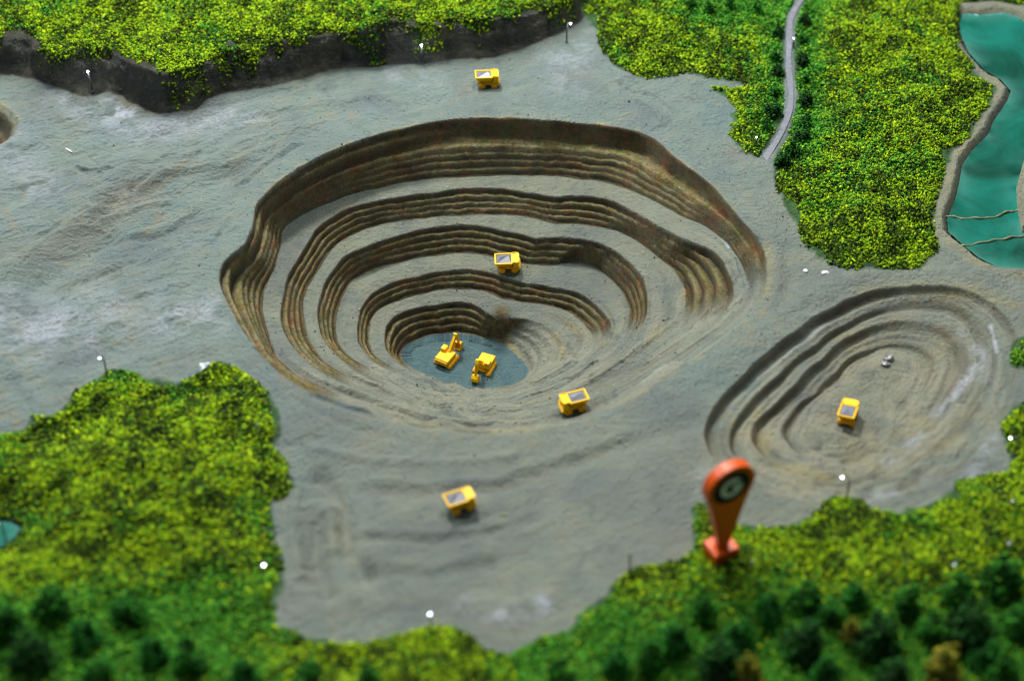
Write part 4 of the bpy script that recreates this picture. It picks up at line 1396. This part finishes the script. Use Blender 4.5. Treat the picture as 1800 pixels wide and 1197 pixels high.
# ------------------------------------------------------------------ dump trucks (front +x)
def make_truck():
    t = empty('dump_truck')
    Yw, Yd = MT['yellow'], MT['yellow_dark']
    bm = bmesh.new()
    box(bm, -0.17, 0.20, -0.085, 0.085, 0.065, 0.135, 0.008)
    box(bm, -0.20, -0.13, -0.10, 0.10, 0.10, 0.15, 0.006)
    box(bm, 0.05, 0.21, -0.12, 0.12, 0.10, 0.145, 0.006)
    from_bm('chassis', bm, Yd, t)
    bm = bmesh.new()
    box(bm, 0.205, 0.262, -0.135, 0.135, 0.075, 0.135, 0.010)
    box(bm, 0.225, 0.268, -0.09, 0.09, 0.055, 0.085, 0.006)
    from_bm('bumper', bm, Yw, t)
    bm = bmesh.new()
    box(bm, 0.115, 0.245, -0.135, 0.135, 0.145, 0.190, 0.008)
    box(bm, 0.13, 0.225, -0.13, -0.015, 0.190, 0.262, 0.008)
    box(bm, 0.13, 0.235, 0.015, 0.125, 0.190, 0.225, 0.008)
    c = from_bm('cab', bm, Yw, t)
    bm = bmesh.new()
    box(bm, 0.222, 0.229, -0.118, -0.030, 0.205, 0.250, 0.0)
    from_bm('windscreen', bm, Yd, c)
    # the bed: a tub, wide at the rim and tapering to a keel
    bm = bmesh.new()
    rim_o = [(-0.245, -0.150, 0.285), (0.105, -0.150, 0.285), (0.105, 0.150, 0.285), (-0.245, 0.150, 0.285)]
    rim_i = [(-0.222, -0.126, 0.285), (0.085, -0.126, 0.285), (0.085, 0.126, 0.285), (-0.222, 0.126, 0.285)]
    low_o = [(-0.165, -0.095, 0.155), (0.095, -0.095, 0.155), (0.095, 0.095, 0.155), (-0.165, 0.095, 0.155)]
    flr_i = [(-0.20, -0.105, 0.235), (0.08, -0.105, 0.235), (0.08, 0.105, 0.235), (-0.20, 0.105, 0.235)]
    mid_o = [(-0.240, -0.146, 0.255), (0.103, -0.146, 0.255), (0.103, 0.146, 0.255), (-0.240, 0.146, 0.255)]
    L = [[bm.verts.new(p) for p in ring] for ring in (flr_i, rim_i, rim_o, mid_o, low_o)]
    bm.faces.new(L[0])
    bm.faces.new(L[-1])
    for a, b_ in zip(L, L[1:]):
        for k_ in range(4):
            bm.faces.new((a[k_], a[(k_ + 1) % 4], b_[(k_ + 1) % 4], b_[k_]))
    bed = from_bm('bed', bm, Yw, t)
    for sgn in (-1, 1):
        for xr in (-0.10, -0.03, 0.04):
            bm = bmesh.new()
            for q in (0,):
                v0 = [bm.verts.new((xr + dx, sgn * yy, zz)) for dx in (-0.009, 0.009) for yy, zz in ((0.100, 0.152), (0.154, 0.254), (0.138, 0.254), (0.085, 0.152))]
                bm.faces.new(v0[:4])
                bm.faces.new(v0[4:])
                for k_ in range(4):
                    bm.faces.new((v0[k_], v0[(k_ + 1) % 4], v0[4 + (k_ + 1) % 4], v0[4 + k_]))
            from_bm('rib', bm, Yd, bed)
    bm = bmesh.new()
    prism(bm, [(0.103, -0.147), (0.195, -0.147), (0.232, -0.125), (0.243, -0.085), (0.243, 0.085), (0.232, 0.125), (0.195, 0.147), (0.103, 0.147)], 'z', 0.266, 0.290)
    for v in bm.verts:
        v.co.z += 0.12 * max(0, v.co.x - 0.103)
    from_bm('canopy', bm, Yw, bed)
    for sgn in (-1, 1):
        bm = bmesh.new()
        box(bm, 0.11, 0.19, sgn * 0.135 - 0.006, sgn * 0.135 + 0.006, 0.286, 0.312, 0.003)
        from_bm('canopy_rail', bm, Yw, bed)
    bm = bmesh.new()
    vb = [bm.verts.new(p) for p in ((-0.205, -0.112, 0.238), (0.080, -0.112, 0.238), (0.080, 0.112, 0.238), (-0.205, 0.112, 0.238))]
    vr = [bm.verts.new(p) for p in ((-0.200, -0.110, 0.272), (0.078, -0.110, 0.272), (0.078, 0.110, 0.272), (-0.200, 0.110, 0.272))]
    vt = [bm.verts.new((-0.115, 0.010, 0.335)), bm.verts.new((0.030, 0.045, 0.318))]
    for k_ in range(4):
        bm.faces.new((vb[k_], vb[(k_ + 1) % 4], vr[(k_ + 1) % 4], vr[k_]))
    bm.faces.new((vr[0], vr[1], vt[1], vt[0]))
    bm.faces.new((vr[1], vr[2], vt[1]))
    bm.faces.new((vr[2], vr[3], vt[0], vt[1]))
    bm.faces.new((vr[3], vr[0], vt[0]))
    bm.faces.new(vb[::-1])
    from_bm('rock_load', bm, MT['load'], bed)
    for x_ in (-0.105, 0.145):
        for sgn in (-1, 1):
            bm = bmesh.new()
            tube(bm, [(x_, sgn * 0.078, 0.066), (x_, sgn * 0.084, 0.066), (x_, sgn * 0.138, 0.066), (x_, sgn * 0.146, 0.066)], [0.058, 0.066, 0.066, 0.056], 20)
            wl = from_bm('wheel', bm, Yd, t)
            bm = bmesh.new()
            tube(bm, [(x_, sgn * 0.146, 0.066), (x_, sgn * 0.152, 0.066)], [0.034, 0.028], 14)
            from_bm('hub', bm, Yd, wl)
    return t


truck = make_truck()
GT = 'yellow dump trucks around the mine'
for i, (px, py, yaw, s_, label) in enumerate([
    (856, 151, 4, 0.98, 'yellow dump truck on the grey ground behind the big pit, below the cliff'),
    (892, 472, 1, 1.0, 'yellow dump truck on a terrace inside the big pit, above the excavators'),
    (1010, 719, 197, 1.0, 'yellow dump truck on the near slope of the big pit, cab to the left'),
    (1489, 740, 70, 1.0, 'yellow dump truck on the floor of the smaller oval pit, seen from behind'),
    (808, 893, 24, 0.98, 'yellow dump truck on the bare apron in front of the big pit'),
]):
    o = truck if i == 0 else copy_tree(truck)
    m = seat(px, py, math.radians(yaw), 0.16, -0.002, 0.75)
    o.matrix_world = m @ Matrix.Scale(s_, 4)
    tag(o, label, 'dump truck', GT)


# ------------------------------------------------------------------ excavators (front +x)
def make_excavator():
    t = empty('excavator')
    Yw, Yd = MT['yellow'], MT['yellow_dark']
    for sgn in (-1, 1):
        bm = bmesh.new()
        prism(bm, [(-0.19, 0.0), (0.17, 0.0), (0.205, 0.03), (0.205, 0.055), (0.17, 0.085), (-0.19, 0.085), (-0.22, 0.055), (-0.22, 0.03)], 'y', sgn * 0.105, sgn * 0.185)
        bmesh.ops.bevel(bm, geom=bm.edges[:], offset=0.006, segments=1, affect='EDGES')
        tr = from_bm('track', bm, Yd, t)
        for xw in (-0.15, -0.05, 0.05, 0.14):
            bm = bmesh.new()
            tube(bm, [(xw, sgn * 0.183, 0.042), (xw, sgn * 0.191, 0.042)], [0.030, 0.026], 10)
            from_bm('roller', bm, Yw, tr)
    bm = bmesh.new()
    box(bm, -0.15, 0.14, -0.11, 0.11, 0.03, 0.085, 0.006)
    tube(bm, [(-0.02, 0, 0.08), (-0.02, 0, 0.115)], 0.09, 18)
    from_bm('undercarriage', bm, Yd, t)
    bm = bmesh.new()
    box(bm, -0.225, 0.115, -0.150, 0.150, 0.105, 0.215, 0.022)
    hs = from_bm('house', bm, Yw, t)
    bm = bmesh.new()
    box(bm, -0.250, -0.222, -0.14, 0.14, 0.095, 0.185, 0.010)
    from_bm('counterweight', bm, Yd, hs)
    for (x0_, x1_, y0_, y1_) in ((-0.12, -0.03, -0.115, -0.02), (-0.12, -0.03, -0.012, 0.075), (-0.19, -0.135, -0.08, 0.06)):
        bm = bmesh.new()
        box(bm, x0_, x1_, y0_, y1_, 0.210, 0.2205, 0.003)
        from_bm('hatch', bm, Yw, hs)
    bm = bmesh.new()
    box(bm, -0.005, 0.130, 0.040, 0.148, 0.195, 0.295, 0.014)
    cb = from_bm('cab', bm, Yw, t)
    bm = bmesh.new()
    box(bm, 0.128, 0.134, 0.052, 0.136, 0.215, 0.280, 0.0)
    from_bm('windscreen', bm, Yd, cb)
    # boom, bent in the middle
    bm = bmesh.new()
    prism(bm, [(0.02, 0.165), (0.09, 0.150), (0.20, 0.305), (0.335, 0.455), (0.325, 0.500), (0.285, 0.500), (0.15, 0.360), (0.04, 0.235)], 'y', -0.047, 0.003)
    bmesh.ops.bevel(bm, geom=bm.edges[:], offset=0.005, segments=1, affect='EDGES')
    bo = from_bm('boom', bm, Yw, t)
    for ys in (-0.062, 0.012):
        bm = bmesh.new()
        tube(bm, [(0.10, ys, 0.185), (0.215, ys, 0.345)], 0.010, 8)
        from_bm('ram', bm, Yd, bo)
    bm = bmesh.new()
    prism(bm, [(0.275, 0.515), (0.315, 0.520), (0.355, 0.455), (0.430, 0.175), (0.405, 0.160), (0.315, 0.430)], 'y', -0.062, 0.018)
    for v in bm.verts:
        if v.co.z < 0.3:
            v.co.y = -0.022 + (v.co.y + 0.022) * 0.6
    bmesh.ops.bevel(bm, geom=bm.edges[:], offset=0.004, segments=1, affect='EDGES')
    st = from_bm('stick', bm, Yw, t)
    bm = bmesh.new()
    tube(bm, [(0.36, -0.022, 0.44), (0.44, -0.022, 0.21)], 0.010, 8)
    from_bm('ram', bm, Yd, st)
    # bucket: curled scoop, open towards the cab
    bm = bmesh.new()
    outer = [(0.385, 0.185), (0.440, 0.195), (0.485, 0.150), (0.495, 0.090), (0.465, 0.035), (0.400, 0.010), (0.350, 0.020)]
    inner = [(0.352, 0.034), (0.400, 0.026), (0.452, 0.048), (0.476, 0.092), (0.467, 0.142), (0.432, 0.176), (0.387, 0.170)]
    prism(bm, outer + inner, 'y', -0.085, 0.041)
    bk = from_bm('bucket', bm, Yw, t)
    for ys in (-0.085, 0.041):
        bm = bmesh.new()
        prism(bm, outer, 'y', ys - 0.006, ys + 0.006)
        from_bm('bucket_side', bm, Yw, bk)
    for k_ in range(4):
        bm = bmesh.new()
        y_ = -0.078 + k_ * 0.037
        box(bm, 0.330, 0.356, y_ - 0.006, y_ + 0.006, 0.018, 0.032, 0.0)
        from_bm('tooth', bm, Yd, bk)
    return t


ex = make_excavator()
for i, (px, py, yaw, label) in enumerate([
    (786, 634, 60, 'yellow excavator on the blue green pit floor, boom raised away from the viewer'),
    (852, 648, 248, 'yellow excavator on the blue green pit floor, boom reaching towards the viewer'),
]):
    o = ex if i == 0 else copy_tree(ex)
    p = hit(px, py)
    o.matrix_world = Matrix.Translation((p.x, p.y, p.z - 0.004)) @ Matrix.Rotation(math.radians(yaw), 4, 'Z') @ Matrix.Scale(0.98, 4)
    tag(o, label, 'excavator', 'yellow excavators at the pit bottom')

# ------------------------------------------------------------------ the orange pin
p = hit(1266, 975)
pin = empty('map_pin', (p.x, p.y, p.z + 0.06), (0, 0, math.radians(27)))
tag(pin, 'orange teardrop map pin with a black G badge on a square block', 'map pin')
bm = bmesh.new()
box(bm, -0.22, 0.22, -0.19, 0.19, -0.10, 0.20, 0.018)
from_bm('base', bm, MT['orange'], pin)
bm = bmesh.new()
R_, ZC = 0.42, 1.62
prof = []
for k_ in range(41):
    a = math.radians(-22 + k_ * (224 / 40))
    prof.append((R_ * math.cos(a), ZC + R_ * math.sin(a)))
prof += [(-0.30, 1.20), (-0.185, 0.70), (-0.085, 0.21), (0.085, 0.21), (0.185, 0.70), (0.30, 1.20)]
prism(bm, prof, 'y', -0.085, 0.085)
bmesh.ops.bevel(bm, geom=[e for e in bm.edges if abs(e.verts[0].co.y - e.verts[1].co.y) < 1e-5], offset=0.02, segments=2, affect='EDGES')
head = from_bm('pin_body', bm, MT['orange'], pin)
bm = bmesh.new()
tube(bm, [(0, -0.080, ZC - 0.01), (0, -0.094, ZC - 0.01)], 0.325, 48)
badge = from_bm('badge', bm, MT['black'], head)
# letter G: a ring segment with a bar
bm = bmesh.new()
ro, ri = 0.195, 0.105
pts_o, pts_i = [], []
for k_ in range(33):
    a = math.radians(42 + k_ * (318 / 32))
    pts_o.append((ro * math.cos(a), ZC - 0.01 + ro * 1.02 * math.sin(a)))
    pts_i.append((ri * math.cos(a), ZC - 0.01 + ri * 1.02 * math.sin(a)))
va = [bm.verts.new((u, -0.099, v)) for u, v in pts_o]
vb = [bm.verts.new((u, -0.099, v)) for u, v in pts_i]
for k_ in range(32):
    bm.faces.new((va[k_], va[k_ + 1], vb[k_ + 1], vb[k_]))
bar = [(0.01, ZC + 0.02), (0.01, ZC - 0.06), (ri * 0.99, ZC - 0.06), (ro, ZC - 0.0101), (ro, ZC + 0.02)]
bm.faces.new([bm.verts.new((u, -0.0992, v)) for u, v in bar])
r = bmesh.ops.extrude_face_region(bm, geom=bm.faces[:])
for v in r['geom']:
    if isinstance(v, bmesh.types.BMVert):
        v.co.y += 0.008
from_bm('letter', bm, MT['cream'], badge)

# ------------------------------------------------------------------ loose stones and chips


def stone(name, px, py, r, sq, mat, label, cat, group=None, seed=1, rot=0):
    rng = np.random.default_rng(seed)
    bm = bmesh.new()
    bmesh.ops.create_icosphere(bm, subdivisions=2, radius=r)
    for v in bm.verts:
        v.co *= 1 + 0.22 * rng.uniform(-1, 1)
        v.co.x *= sq[0]
        v.co.y *= sq[1]
        v.co.z *= sq[2]
    o = from_bm(name, bm, mat, smooth=False)
    o.location = hit(px, py) + Vector((0, 0, r * sq[2] * 0.3))
    o.rotation_euler = (0, 0, rot)
    tag(o, label, cat, group)


GC = 'white chips lying about'
stone('white_chip', 1416, 477, 0.045, (1, .8, .6), MT['chip'], 'small white chip on grey ground below the east turf, left of a wider one', 'chip', GC, 1)
stone('white_chip', 1450, 480, 0.060, (1.2, .7, .5), MT['chip'], 'wider white chip on grey ground below the east turf', 'chip', GC, 2)
stone('white_chip', 1320, 987, 0.05, (1, 1, .7), MT['cap_off'], 'pale chip in the turf right of the orange pin base', 'chip', GC, 3)
stone('white_chip', 1595, 988, 0.06, (1, 1, .7), MT['chip'], 'white chip in the turf above the lower right grove, left of two', 'chip', GC, 4)
stone('white_chip', 1676, 995, 0.055, (1, 1, .7), MT['cap_off'], 'white chip in the turf above the slim dark green tree', 'chip', GC, 5)
stone('white_chip', 1775, 956, 0.06, (1, 1, .7), MT['chip'], 'white chip in the turf near the right edge above the tall tree', 'chip', GC, 6)
stone('white_chip', 1782, 884, 0.05, (1, 1, .7), MT['cap_off'], 'pale chip in the turf at the right edge, topmost of those', 'chip', GC, 7)
stone('wet_rock', 1562, 632, 0.10, (1.1, .9, .7), MT['stone'], 'shiny dark rock at the upper end of the oval pit floor', 'rock', None, 8)
stone('wet_rock', 1556, 640, 0.07, (1.2, .9, .6), MT['stone'], 'smaller shiny stone just in front of the dark rock', 'rock', None, 9)
stone('pale_sliver', 121, 265, 0.065, (1.7, .35, .25), MT['pink'], 'pale pinkish sliver lying on the grey ground at the upper left', 'sliver', None, 10, -0.7)
stone('pale_boulder', 362, 650, 0.12, (1, .9, 1.0), MT['cap_off'], 'pale boulder at the top edge of the lower left turf', 'boulder', None, 11)
